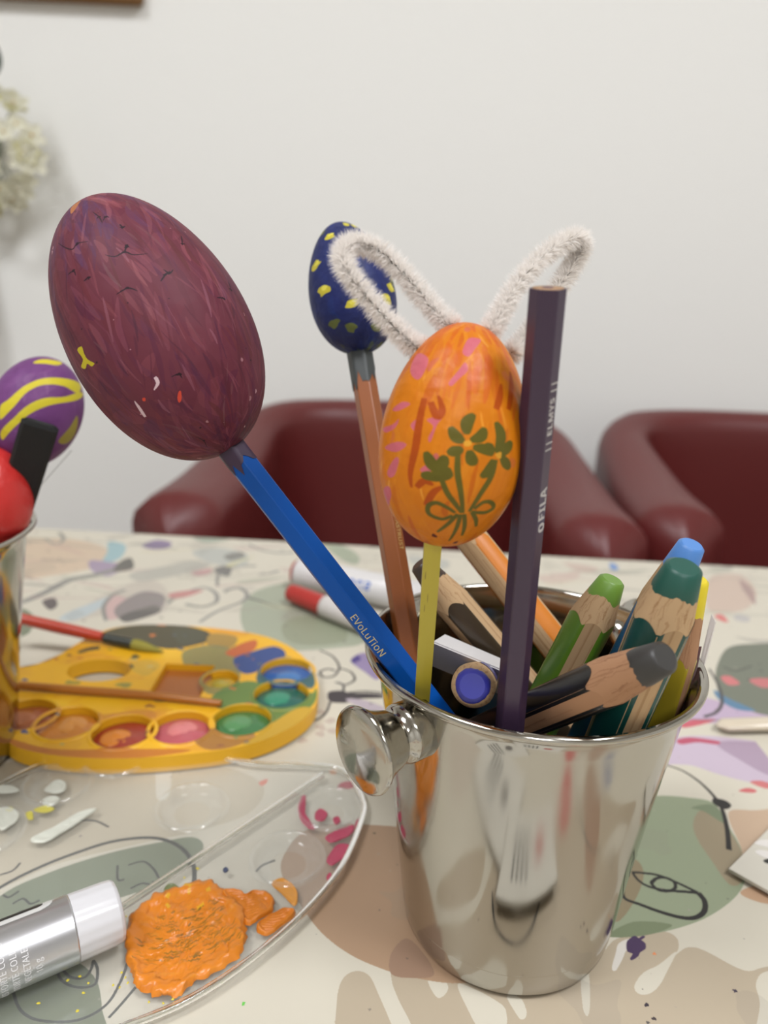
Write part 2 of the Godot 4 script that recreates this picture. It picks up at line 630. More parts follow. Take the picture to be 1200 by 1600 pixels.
	for s in [[-96.5, -157.4, -91.8, -151.9, -85.5, -149.2, -75.8, -149.6, -69.8, -154.3, -68.4, -162.1, -68.7, -168.4], [-89.5, -167.4, -85.1, -161.4, -79.8, -159.2, -75.2, -160.2, -76.2, -164.9, -78.5, -167.9], [-86.7, -165, -82.8, -162.3, -79.1, -162.1, -78, -164.6, -78.5, -167.9], [-67.8, -150.6, -65.8, -154.8, -63.7, -159.9], [-115.7, -190.3, -113.4, -189.4, -111.5, -192.1], [-111, -186.9, -108.8, -189.1, -105.5, -187.2, -103.4, -188.8], [-107.5, -183.8, -105, -185.2, -102.9, -186.8, -101.3, -185.9], [-84.5, -204.5, -82.3, -198.4, -80.2, -198.5], [-81.1, -204.7, -76.6, -206.7, -72.1, -203.4, -69.3, -199.6], [-76.9, -194.8, -74, -197.1, -70.9, -196.8, -70.6, -198.4], [-77.9, -187, -77, -189.1, -75.3, -187.6], [-107.9, -222.9, -104.8, -225.4, -99.7, -225.4, -94.1, -222.6], [-120.8, -198.4, -117.6, -200.5, -116.8, -204], [-38.2, -204, -36.5, -206.9, -32.6, -209.5]]:
		c.line(P(s), 0.7, 0.8, ink)
	c.line(P([-156.1, -253.2, -152, -260.3, -149.5, -268]), 1.2, 1.2, ob(60, 56, 54))
	c.line(P([-154, -249.3, -150.3, -256.9, -146.9, -265.9]), 1.2, 1.2, ob(60, 56, 54))
	c.blob(P([-89, -261.6, -84.9, -263.6, -79.9, -251.7, -78.1, -240.1, -81.6, -238.8, -85.5, -249.4]), ob(218, 212, 200))
	# upper right: violet, rose and red paint, dark green print
	c.blob(P([120.7, -274.6, 132.4, -291.9, 151.1, -295.7, 175.4, -292.3, 197.8, -291.2, 181.6, -257.1, 160.2, -260.7, 144.4, -266.5, 133.6, -272.8]), ob(202, 184, 200))
	c.blob(P([151.9, -290.7, 175.4, -292.3, 197.8, -291.2, 181.2, -261.1, 165.6, -266.5, 157.1, -276.9]), ob(176, 154, 172))
	c.blob(P([144.4, -316.7, 161.8, -329.7, 186.5, -315.1, 211.3, -321.4, 204.4, -308.6, 170.8, -307.4, 140.6, -306.5]), ob(194, 172, 194))
	c.blob(P([140.4, -304.3, 147.4, -308.5, 159.3, -309.9, 152.2, -305.6, 141.8, -301.8]), ob(204, 100, 112))
	c.blob(P([134.5, -291.6, 141.8, -294, 152.9, -291.8, 151.3, -289.2, 143.1, -290.2, 135, -288.2]), ob(190, 88, 110))
	c.blob(P([146.4, -256.7, 151, -259, 154, -257.5, 151.6, -255.8]), ob(206, 110, 112))
	c.blob(P([153.8, -262.8, 159.1, -264, 163.8, -260.1, 158.3, -259]), ob(206, 120, 120))
	c.blob(P([176, -349.9, 185, -368.2, 198.6, -386.8, 215, -393, 247.9, -395.7, 268.2, -386.2, 224, -316.6, 189.4, -314.7, 177.1, -321.3, 171, -330.4]), ob(120, 123, 108))
	c.blob(P([179.3, -351.5, 184.8, -353.3, 186.6, -345.4, 179.9, -343.6]), ob(208, 122, 122))
	c.blob(P([193.3, -349.9, 204.4, -352.1, 205.5, -344.2, 196.4, -342.2]), ob(200, 120, 120))
	c.blob(P([170.3, -337.8, 174.4, -329.4, 182.4, -319.3, 173.4, -319.9, 168.5, -329]), ob(96, 132, 160))
	c.line(P([176.9, -360.3, 174.5, -343.2, 169.7, -327.2, 162.8, -316.8, 154.7, -311.8]), 1.2, 1.8, ob(80, 76, 76))
	c.line(P([129.5, -309, 147.6, -309.1, 177.8, -309.5, 193.6, -311.2]), 0.8, 0.8, ob(120, 100, 104))
	c.line(P([185.6, -363.1, 190.8, -359.3, 202.4, -365.9]), 1.5, 0.8, ob(84, 84, 78))
	c.blob(P([232.2, -495.9, 246.6, -506.1, 260, -504.9, 255.9, -474.6, 236.6, -446, 219.3, -437.4, 209.6, -443.5]), ob(206, 184, 168))
	c.blob(P([255.1, -498.2, 255.5, -480.3, 244.3, -451.8, 248.5, -479.6]), ob(176, 150, 142))
	c.blob(P([209.2, -431.6, 215.1, -434, 214.1, -422.5, 210, -424]), ob(214, 124, 120))
	c.blob(P([224.3, -434.9, 230.9, -431.6, 226.4, -423.6, 219.9, -426.8]), ob(190, 184, 180))
	c.blob(P([109.3, -489.4, 128.8, -496.4, 142.3, -505.5, 135.4, -486, 115.5, -475.7]), ob(206, 186, 172))
	c.blob(P([133.5, -517.8, 145, -516.4, 157.3, -509.7, 145.1, -498.1]), ob(202, 180, 166))
	c.blob(P([168.6, -521.6, 172.7, -519.3, 171.4, -508.6, 166.2, -508]), ob(120, 150, 196))
	# middle: sage leaf, curls, a dark tag, dots
	c.blob(P([-81.6, -399.9, -84.4, -431.1, -73.4, -452.3, -53.4, -459.9, -22.6, -442.2, -1.5, -409.8, -8, -376.9, -25.1, -367.7, -48.9, -363.5, -69, -371.8]), ob(170, 175, 154))
	c.blob(P([-55.8, -387.5, -54.1, -402.4, -39.7, -409.1, -21.8, -399, -18.7, -378.4, -32.3, -370.9, -48.4, -372.7]), ob(154, 158, 134))
	c.line(P([-83, -432.2, -73.3, -427.1, -61.7, -418.4]), 2.2, 0.6, ob(104, 100, 96))
	for s in [[-31.8, -364.9, -24.3, -358.1, -20.2, -347.1, -22.1, -337.6, -27.1, -335.9, -29.5, -341, -25.9, -344.6, -21.9, -342.9], [-20.1, -345.8, -13.9, -342.2, -11.6, -334.5, -15.8, -329.1, -19.7, -331.3], [-21, -331.2, -17, -329, -16.6, -322.8], [-22.1, -313, -23.1, -303.9, -26.6, -297.2, -33.6, -292.6], [-13.8, -321.8, -6.1, -323.6, 3.3, -322.5]]:
		c.line(P(s), 1.1, 1.3, ob(70, 66, 66))
	c.blob(P([-23.7, -321.1, -18.5, -323.3, -12.9, -321.9, 0.2, -321.6, 3.3, -318.3, -8.9, -316.2, -14.8, -312.3, -22.1, -313]), ob(66, 58, 62))
	c.blob(P([-15, -315.8, -5.8, -315.3, 6.5, -307.1, 3.5, -302.5, -8.6, -309.4]), ob(186, 172, 180))
	c.blob(P([-14.6, -354.6, -7.5, -363.9, 3, -350.3, -0.1, -335.3, -6.8, -342.7]), ob(150, 132, 168))
	c.blob(P([-14.6, -354.6, -11.5, -360.6, -9.3, -356.4, -12.8, -351.9]), ob(80, 64, 130))
	for s in [[-26.1, -303.7], [-24.3, -291.1], [-32.5, -287.6], [-24.4, -285.6], [-31.1, -280.3], [-20.8, -296.6], [-19.0, -288.5], [-29.3, -294.9]]:
		c.dot(Vector2(s[0], s[1]), 2.2, ob(196, 180, 166), rng, 0.35)
	c.blob(P([-13.2, -252.1, -10, -253.5, -8.1, -251.2, -9, -249.1, -14, -248.8]), ob(190, 70, 92))
	c.blob(P([-45.1, -251, -42.2, -253.2, -42.3, -250.3, -44, -248.7]), ob(222, 130, 110))
	c.blob(P([-18.3, -259.6, -16.3, -260.5, -15.1, -258.1, -17.1, -257.5]), ob(226, 168, 130))
	# far part: older paint, washed out
	c.blob(P([-279.1, -521.1, -259.8, -530.9, -224.6, -527.5, -196.7, -506.2, -195.4, -476.1, -214.1, -458.5, -241.2, -453.4]), ob(208, 186, 162))
	c.blob(P([-205.7, -528.2, -190.7, -521.1, -185, -493.9, -193.5, -482.6, -198.5, -506]), ob(158, 184, 188))
	c.blob(P([-203.9, -486.6, -190.1, -485.5, -176.4, -479.4, -180.6, -459.6, -194.8, -467.6]), ob(166, 150, 168))
	c.blob(P([-178.8, -522.4, -172.2, -535.2, -159.2, -530.6, -159.3, -517.4, -169.8, -514.8]), ob(140, 122, 152))
	c.line(P([-231.6, -402.7, -217, -411.6, -209.1, -428.3, -202.3, -450.5, -189.7, -461, -174.7, -479.6]), 5.0, 7.0, ob(150, 146, 140))
	c.blob(P([-204.5, -414.7, -200.3, -421, -193.6, -410.9, -194.8, -403.3]), ob(108, 100, 98))
	c.blob(P([-182.4, -488.9, -177.6, -494.7, -169.7, -475.1, -178.2, -467, -182.3, -473.8]), ob(112, 108, 102))
	c.blob(P([-219.9, -394.6, -213.5, -404.4, -200.6, -394.6, -192.8, -371.6, -204.6, -364.3]), ob(132, 138, 116))
	c.blob(P([-173, -427.7, -154.2, -456.6, -134.9, -436.6, -129.7, -402.8, -161.9, -398.1, -177.1, -389.7]), ob(202, 192, 178))
	c.blob(P([-184.2, -390.8, -182.4, -402.6, -173.1, -417.7, -166, -430.4, -166.6, -410.6, -174.2, -391.7]), ob(190, 198, 200))
	c.blob(P([-165, -412.6, -165.3, -428.4, -154.9, -421.4, -151, -399.1, -156.4, -393.2]), ob(206, 176, 170))
	c.blob(P([-158.5, -409.4, -151.4, -435, -135.8, -431.3, -131.8, -410, -142, -394.5, -148.6, -392.2]), ob(150, 140, 136))
	c.blob(P([-151, -399.1, -137.3, -415.2, -130.8, -406.4, -144.5, -390.8]), ob(108, 104, 100))
	for s in [[-157.2, -391.4, -165.8, -410.6, -166.8, -428.3, -161.9, -437.1], [-129.5, -417.9, -126.4, -432.2, -115.3, -446, -105.3, -438.4, -101.4, -424.4, -108, -416, -118.9, -418.9], [-104.2, -394.4, -97.4, -410.4, -85.8, -425.9, -85, -438.3, -92.6, -448.2, -100.2, -441], [-106.1, -449.1, -109.8, -469.3, -102.6, -484.7, -88.2, -488.8], [-253.9, -528.6, -240.8, -518.2, -240.2, -530.2, -250.2, -544.6], [-102, -534.3, -89.1, -521.1, -74.2, -517.1, -64.4, -521], [-83.5, -472, -77, -475.1, -70.8, -480.6]]:
		c.line(P(s), 2.2, 3.2, ob(150, 146, 140))
	c.blob(P([-133.3, -433.6, -124.4, -439.7, -113.5, -441.8, -118.6, -432.9, -127.9, -425.9]), ob(196, 142, 136))
	c.blob(P([-168.2, -465.6, -149, -482.3, -134.4, -494.2, -119.4, -488, -132.3, -469.3, -157.2, -452.9]), ob(186, 182, 170))
	c.blob(P([-139.1, -512.6, -122.8, -523, -99.1, -511.5, -96.9, -487.9, -119.9, -490.5]), ob(186, 186, 178))
	c.blob(P([-148.9, -550.4, -130.2, -555.9, -117.7, -544.7, -134.8, -533.5]), ob(160, 168, 152))
	c.blob(P([-114.5, -507.1, -104.3, -516.5, -99.5, -506, -107.8, -497.1]), ob(140, 138, 130))
	c.blob(P([-115, -480.9, -105.7, -486.9, -102.5, -467.7, -111.2, -471.5]), ob(122, 120, 116))
	c.blob(P([-128.7, -472.1, -117.6, -480.6, -116.3, -471, -123.5, -465.5]), ob(204, 160, 156))
	c.blob(P([-108.9, -489.1, -91.8, -509.6, -101.4, -492.5, -105.2, -484.5]), ob(206, 200, 160))
	c.blob(P([-48.7, -546.6, -33.5, -542.2, -17.7, -517.8, -18.7, -498.8, -31.4, -510.8]), ob(166, 172, 150))
	c.blob(P([20.2, -522, 48.2, -514, 42.3, -495, 24.3, -500.8]), ob(186, 184, 174))
	# towards the front edge, below the picture: seen in the bucket
	c.blob(P([70, -108, 78, -112, 82, -100, 80, -86, 73, -90]), ob(196, 70, 66))
	c.blob(P([88, -150, 104, -140, 112, -120, 108, -96, 98, -100, 94, -126]), ob(168, 136, 112))
	c.blob(P([-60, -130, -30, -140, -24, -110, -40, -84, -70, -90]), ob(206, 194, 178))
	c.line(P([20, -134, 28, -142, 40, -144, 48, -140, 54, -132]), 1.0, 1.4, ink)
	c.line(P([84, -92, 90, -110, 96, -134, 104, -146]), 1.0, 0.8, ob(96, 100, 90))
	c.blob(P([120, -120, 128, -124, 126, -112, 120, -106]), ob(72, 96, 150))
	# specks of pigment, scuffs
	for i in 900:
		var at := Vector2(rng.randf_range(-330, 330), rng.randf_range(-560, -70))
		var near := at.y > -300.0
		var tone: Color = [ob(90, 84, 80), ob(128, 120, 112), ob(170, 160, 150), ob(70, 66, 70), ob(186, 176, 160)][rng.randi() % 5]
		tone.a = rng.randf_range(0.35, 0.9)
		c.dot(at, rng.randf_range(0.12, 0.42) if near else rng.randf_range(0.2, 1.2), tone, rng, 0.4)
	for i in 150:                                            # old washed-out smears on the far half
		var at := Vector2(rng.randf_range(-330, 330), rng.randf_range(-560, -400))
		var tone: Color = [ob(140, 136, 130), ob(168, 160, 150), ob(188, 150, 146), ob(150, 156, 138), ob(120, 116, 112), ob(206, 196, 160)][rng.randi() % 6]
		tone.a = rng.randf_range(0.12, 0.4)
		c.line(PackedVector2Array([at, at + Vector2(rng.randf_range(4, 20), rng.randf_range(-6, 6)), at + Vector2(rng.randf_range(20, 44), rng.randf_range(-14, 14))]), 0.6, 1.0, tone, rng.randf_range(1.0, 7.0))
	for i in 60:
		var at := Vector2(rng.randf_range(-330, 330), rng.randf_range(-560, -130))
		var tone := ob(150, 140, 130)
		tone.a = 0.16
		c.dot(at, rng.randf_range(2.0, 12.0), tone, rng, 0.5)
	for s in [[-33.2, -156.1, 108, 196, 84], [80.5, -181.7, 84, 60, 104], [85.7, -177.3, 226, 140, 90], [104.7, -165.8, 60, 52, 70], [0.9, -224.5, 90, 86, 66], [77.8, -160.3, 60, 52, 60], [78.5, -156.2, 70, 60, 62]]:
		c.dot(Vector2(s[0], s[1]), 0.55, ob(s[2], s[3], s[4]), rng, 0.4)
	c.blob(P([76.1, -180.6, 80.2, -182.6, 80.9, -181.7, 77.4, -177.9, 75.6, -175.1, 72.4, -171, 71.5, -171.9, 74, -176.8]), ob(222, 216, 206))
	c.blob(P([78.6, -181.1, 80.5, -182.9, 81.9, -183.6, 83.1, -182.5, 84.2, -180.9, 83.6, -179, 81.6, -177.6, 80.5, -176.2, 78.4, -174.8, 77.8, -175.2, 79.1, -177, 77.8, -177.9]), ob(72, 52, 86))
	c.blob(P([82.8, -182.7, 84.3, -183.7, 85, -183.5, 83.6, -182.3]), ob(72, 52, 86))


func table() -> void:
	var t := thing("table", "long table under the paint-stained printed cloth", "table")
	var top_wood := mat(ob(150, 112, 78), 0.5)
	part("tabletop", box(Vector3(1.5, 0.026, 0.96), Vector3(0, TOP - 0.016, -0.045), 0.004), top_wood, t)
	for x in [-0.68, 0.68]:
		for z in [-0.44, 0.36]:
			part("leg", box(Vector3(0.06, TOP - 0.03, 0.06), Vector3(x, (TOP - 0.03) / 2.0, z), 0.005), top_wood, t)
	# printed vinyl cloth: three surfaces of one sheet, hanging down round the edge
	var near := Canvas.new(2048, 1428, -160, -300, 170, -70, ob(214, 206, 189))
	print_cloth(near)
	var far := Canvas.new(2048, 840, -330, -565, 330, -295, ob(214, 206, 189))
	print_cloth(far)
	var rest := Canvas.new(1024, 680, -770, -580, 770, 450, ob(214, 206, 189))
	rng.seed = 21
	for i in 60:
		var at := Vector2(rng.randf_range(-760, 760), rng.randf_range(-560, 440))
		if at.y < -130.0 and absf(at.x) < 300.0:
			continue
		rest.dot(at, rng.randf_range(25, 75), [ob(188, 172, 149), ob(178, 145, 121), ob(152, 160, 132), ob(200, 172, 146), ob(200, 187, 166)][rng.randi() % 5], rng, 0.4)
	for i in 40:
		var p := PackedVector2Array([Vector2(rng.randf_range(-760, 760), rng.randf_range(-120, 440))])
		for k in 4:
			p.append(p[k] + Vector2(rng.randf_range(-40, 40), rng.randf_range(-40, 40)))
		rest.line(p, 1.5, 2.5, ob(48, 44, 42))
	rest.blob(P([7.1, -165.3, 22.2, -152.4, 14.3, -145.1, 8.9, -159.4, 11, -108.9, 15.2, -55.5, 42.8, -56.1, 107.4, -112, 128.2, -149.5, 113.2, -163.7]), ob(188, 172, 149))
	var mesh := ArrayMesh.new()
	var y := 0.0
	var edge := func(x: float) -> float: return lerpf(-0.5547, -0.5235, (x + 0.3008) / 0.5882)
	var quads := [
		[Vector2(-0.16, -0.30), Vector2(0.17, -0.30), Vector2(0.17, -0.07), Vector2(-0.16, -0.07), 0],
		[Vector2(-0.33, edge.call(-0.33)), Vector2(0.33, edge.call(0.33)), Vector2(0.33, -0.30), Vector2(-0.33, -0.30), 1],
		[Vector2(-0.77, edge.call(-0.77)), Vector2(-0.33, edge.call(-0.33)), Vector2(-0.33, -0.30), Vector2(-0.77, -0.30), 2],
		[Vector2(0.33, edge.call(0.33)), Vector2(0.77, edge.call(0.77)), Vector2(0.77, -0.30), Vector2(0.33, -0.30), 2],
		[Vector2(-0.77, -0.30), Vector2(-0.16, -0.30), Vector2(-0.16, -0.07), Vector2(-0.77, -0.07), 2],
		[Vector2(0.17, -0.30), Vector2(0.77, -0.30), Vector2(0.77, -0.07), Vector2(0.17, -0.07), 2],
		[Vector2(-0.77, -0.07), Vector2(0.77, -0.07), Vector2(0.77, 0.45), Vector2(-0.77, 0.45), 2]]
	var frames := [near, far, rest]
	for k in 3:
		var st := SurfaceTool.new()
		st.begin(Mesh.PRIMITIVE_TRIANGLES)
		st.set_smooth_group(-1)
		for q in quads:
			if q[4] == k:
				cloth_quad(st, q, frames[k], y)
		if k == 2:
			for e in [[Vector2(-0.77, edge.call(-0.77)), Vector2(0.77, edge.call(0.77))], [Vector2(0.77, edge.call(0.77)), Vector2(0.77, 0.45)], [Vector2(0.77, 0.45), Vector2(-0.77, 0.45)], [Vector2(-0.77, 0.45), Vector2(-0.77, edge.call(-0.77))]]:
				var a := Vector3(e[0].x, y, e[0].y)
				var b := Vector3(e[1].x, y, e[1].y)
				var out_ := (b - a).normalized().cross(Vector3.UP) * -0.004
				var rows := [[a, b], [a + out_ * 0.5 + Vector3(0, -0.003, 0), b + out_ * 0.5 + Vector3(0, -0.003, 0)], [a + out_ + Vector3(0, -0.2, 0), b + out_ + Vector3(0, -0.2, 0)]]
				for i in 2:
					for v in [rows[i][0], rows[i][1], rows[i + 1][1], rows[i][0], rows[i + 1][1], rows[i + 1][0]]:
						st.set_uv((Vector2(v.x * 1000.0, v.z * 1000.0) - rest.org) * rest.per / Vector2(1024, 680))
						st.add_vertex(v)
		st.generate_normals()
		st.index()
		st.commit(mesh)
	var cloth := MeshInstance3D.new()
	cloth.name = numbered("tablecloth")
	cloth.mesh = mesh
	for k in 3:
		var m := tex(frames[k], 0.42, 0.45)
		mesh.surface_set_material(k, m)
	cloth.position = Vector3(0, TOP, 0)
	add_child(cloth)
	cloth.set_meta("label", "white vinyl tablecloth printed with beige and sage shapes and stained with paint")
	cloth.set_meta("category", "tablecloth")


func cloth_quad(st: SurfaceTool, q: Array, c: Canvas, y: float) -> void:
	var size := Vector2(c.im.get_width(), c.im.get_height())
	for i in [0, 1, 2, 0, 2, 3]:
		var p: Vector2 = q[i]
		st.set_uv((p * 1000.0 - c.org) * c.per / size)
		st.add_vertex(Vector3(p.x, y, p.y))


# ---------------------------------------------------------------- tub chairs
func make_chair(label: String) -> Node3D:
	var t := thing("tub_chair", label, "chair", Vector3.ZERO, "burgundy tub chairs behind the table")
	var leather := mat(ob(106, 37, 36), 0.42)
	bumpy(leather, 0.09, 0.03)
	leather.uv1_triplanar = true
	leather.uv1_scale = Vector3(9, 9, 9)
	# plan of the shell: left arm front -> round the back -> right arm front (z towards the table)
	var rows := []
	var hw := 0.217
	var n := 56
	for i in n + 1:
		var f := float(i) / n
		var p: Vector2
		var nrm: Vector2
		var s := absf(f - 0.5) * 2.0                   # 1 at the arm fronts, 0 at the middle of the back
		if s > 0.56:
			var q := (s - 0.56) / 0.44
			p = Vector2(hw + 0.012 * q, -0.10 + 0.30 * q)
			nrm = Vector2(1, 0)
		else:
			var a := s / 0.56 * PI / 2.0
			p = Vector2(hw * pow(sin(a), 0.8), -0.10 - 0.155 * pow(cos(a), 0.8))
			nrm = Vector2(sin(a), -cos(a) * 1.2).normalized()
		if f < 0.5:
			p.x = -p.x
			nrm.x = -nrm.x
		var end := clampf((1.0 - s) / 0.05, 0.0, 1.0)
		var pinch := sqrt(1.0 - pow(1.0 - end, 2.0))
		var rise := 1.0 - smoothstep(0.28, 0.86, s)
		var top := lerpf(0.722, 0.772, rise) - 0.035 * (1.0 - pinch)
		var half := lerpf(0.050, 0.032, rise) * maxf(pinch, 0.12)
		var prof := [[half, 0.16], [half, top - 0.06]]
		for k in 9:
			var a := PI * k / 8.0
			prof.append([half * cos(a), top - 0.032 + 0.032 * sin(a)])
		prof.append([-half, top - 0.06])
		prof.append([-half - 0.008, 0.40])
		prof.append([-half, 0.18])
		var row := PackedVector3Array()
		for c in prof:
			row.append(Vector3(p.x + nrm.x * c[0], c[1], p.y + nrm.y * c[0]))
		row.reverse()
		rows.append(row)
	part("shell", done(skin(rows, true, 3)), leather, t)
	var seat := PackedVector2Array()
	for i in 24:
		var a := TAU * i / 24.0
		seat.append(Vector2(0.185 * signf(cos(a)) * pow(absf(cos(a)), 0.5), 0.0 + 0.20 * signf(sin(a)) * pow(absf(sin(a)), 0.5)))
	var srows := []
	for lv in [[0.94, 0.26], [1.0, 0.28], [1.0, 0.40], [0.96, 0.425], [0.85, 0.438], [0.4, 0.445]]:
		var row := PackedVector3Array()
		for p in seat:
			row.append(Vector3(p.x * lv[0], lv[1], -p.y * lv[0]))
		srows.append(row)
	part("seat", done(skin(srows, true, 3)), leather, t)
	for x in [-0.19, 0.19]:
		for z in [-0.19, 0.16]:
			part("leg", lathe([[0.013, 0.0], [0.02, 0.17]], 16, [], 3), mat(ob(60, 40, 30), 0.4), t, Transform3D(Basis.IDENTITY, Vector3(x, 0, z)))
	return t


func chairs() -> void:
	var a := make_chair("burgundy leather tub chair behind the eggs on sticks, nearest the table's middle")
	a.position = Vector3(0.012, 0, -0.93)
	a.rotation.y = deg_to_rad(-3.0)
	var b := make_chair("burgundy leather tub chair cut off by the right edge of the picture")
	b.position = Vector3(0.566, 0, -0.96)
	b.rotation.y = deg_to_rad(-2.0)


# ---------------------------------------------------------------- steel buckets
var steel: StandardMaterial3D

func make_bucket(label: String, at: Vector3, knob_turn: float) -> Node3D:
	var t := thing("steel_bucket", label, "bucket", at, "small steel buckets on the table")
	var outer := [[0.0, 0.0012], [0.0270, 0.0010], [0.0285, 0.0002], [0.0296, 0.0], [0.0308, 0.0007], [0.0317, 0.0022], [0.0324, 0.0060], [0.0328, 0.0094], [0.03275, 0.0097], [0.0330, 0.0100]]
	for i in 14:
		var f := i / 13.0
		outer.append([lerpf(0.0332, 0.0426, f) - 0.0004 * sin(f * PI), lerpf(0.012, 0.084, f)])
	outer.append_array([[0.0431, 0.0872], [0.0438, 0.0892], [0.0448, 0.0908]])
	for i in 11:
		var a := -PI * 0.35 + PI * 1.35 * i / 10.0
		outer.append([0.0457 + 0.0012 * cos(a), 0.0917 + 0.0012 * sin(a)])
	outer.append_array([[0.0440, 0.0903], [0.0430, 0.0885], [0.0421, 0.084]])
	for i in 8:
		var f := i / 7.0
		outer.append([lerpf(0.0418, 0.0312, f), lerpf(0.080, 0.006, f)])
	outer.append_array([[0.0295, 0.003], [0.0, 0.0026]])
	part("body", lathe(outer, 128, [7, 9, 33]), steel, t)
	for s in 2:
		var k := knob_turn + PI * s
		var dir := Vector3(-cos(k), 0, sin(k))
		var collar := lathe([[0.0, -0.002], [0.0076, -0.002], [0.0076, 0.0050], [0.0070, 0.0062], [0.0060, 0.0066], [0.0060, 0.0084]], 40, [2])
		var b := Basis(Vector3.UP.cross(dir).normalized(), dir, Vector3.UP.cross(dir).normalized().cross(dir))
		var kn := part("knob", collar, steel, t, Transform3D(b, Vector3(0, 0.0815, 0) + dir * 0.0418))
		part("knob_head", lathe([[0.0060, 0.0080], [0.0068, 0.0080], [0.0072, 0.0088], [0.0076, 0.0100], [0.0083, 0.0122], [0.0095, 0.0146], [0.0106, 0.0160], [0.0110, 0.0168], [0.0108, 0.0174], [0.0101, 0.0178], [0.0064, 0.0186], [0.0, 0.0190]], 48, [7]), steel, kn)
	return t


func steel_buckets() -> void:
	steel = mat(Color(0.70, 0.685, 0.65), 0.11, 1.0)
	var smudge := NoiseTexture2D.new()
	smudge.width = 512
	smudge.height = 512
	smudge.seamless = true
	var n := FastNoiseLite.new()
	n.seed = 8
	n.frequency = 0.012
	n.fractal_octaves = 5
	smudge.noise = n
	var g := Gradient.new()
	g.set_color(0, Color(0.18, 0.18, 0.18))
	g.set_color(1, Color(1, 1, 1))
	smudge.color_ramp = g
	steel.roughness = 0.22
	steel.roughness_texture = smudge
	bumpy(steel, 0.012, 0.004, Vector3(2, 1, 1), 2)
	var a := make_bucket("small steel bucket with side knob holding the thick colouring pencils", Vector3(0.04280, TOP, -0.19176), deg_to_rad(39))
	# blue paint dab on the far right of the rim
	var dab := PackedVector2Array()
	rng.seed = 2
	var st := SurfaceTool.new()
	st.begin(Mesh.PRIMITIVE_TRIANGLES)
	var rows := []
	for i in 5:
		var row := PackedVector3Array()
		for j in 9:
			var ang := deg_to_rad(98.0 + 2.2 * j)
			var yy := 0.0895 - 0.0016 * i - (rng.randf_range(0, 0.0016) if i == 4 else 0.0)
			var rr := lerpf(0.0418, 0.0436, (yy - 0.080) / 0.0095) - 0.0002
			row.append(Vector3(sin(ang) * rr, yy, cos(ang) * rr))
		rows.append(row)
	part("paint_dab", done(skin(rows, false)), mat(ob(44, 74, 160), 0.4), a, Transform3D.IDENTITY, "blue paint dab inside the rim")
	var b := make_bucket("small steel bucket cut off by the left edge, holding the red egg", Vector3(-0.1811, TOP, -0.2587), deg_to_rad(100))
	b.scale = Vector3.ONE * 1.05


# ---------------------------------------------------------------- eggs on sticks
func strokes(c: Canvas, n: int, colours: Array, long: float, wide: float, s: int, v0 := 0.0, v1 := 1000.0, alpha := 0.6, lean := 0.12) -> void:
	rng.seed = s
	for i in n:
		var v := rng.randf_range(v0, v1)
		var stretch := 1.0 / maxf(sin(PI * v / 1000.0), 0.25)
		var at := Vector2(rng.randf_range(0, 1000), v)
		var d := Vector2(rng.randf_range(-lean, lean) * stretch, 1.0) * long * rng.randf_range(0.4, 1.2)
		var col: Color = colours[rng.randi() % colours.size()]
		col.a = alpha * rng.randf_range(0.4, 1.1)
		var w := wide * stretch * rng.randf_range(0.3, 1.2)
		var p := PackedVector2Array([at - d, at + Vector2(rng.randf_range(-1, 1) * w * 0.8, 0), at + d])
		c.line(p, w * 0.3, w * 0.2, col, w)


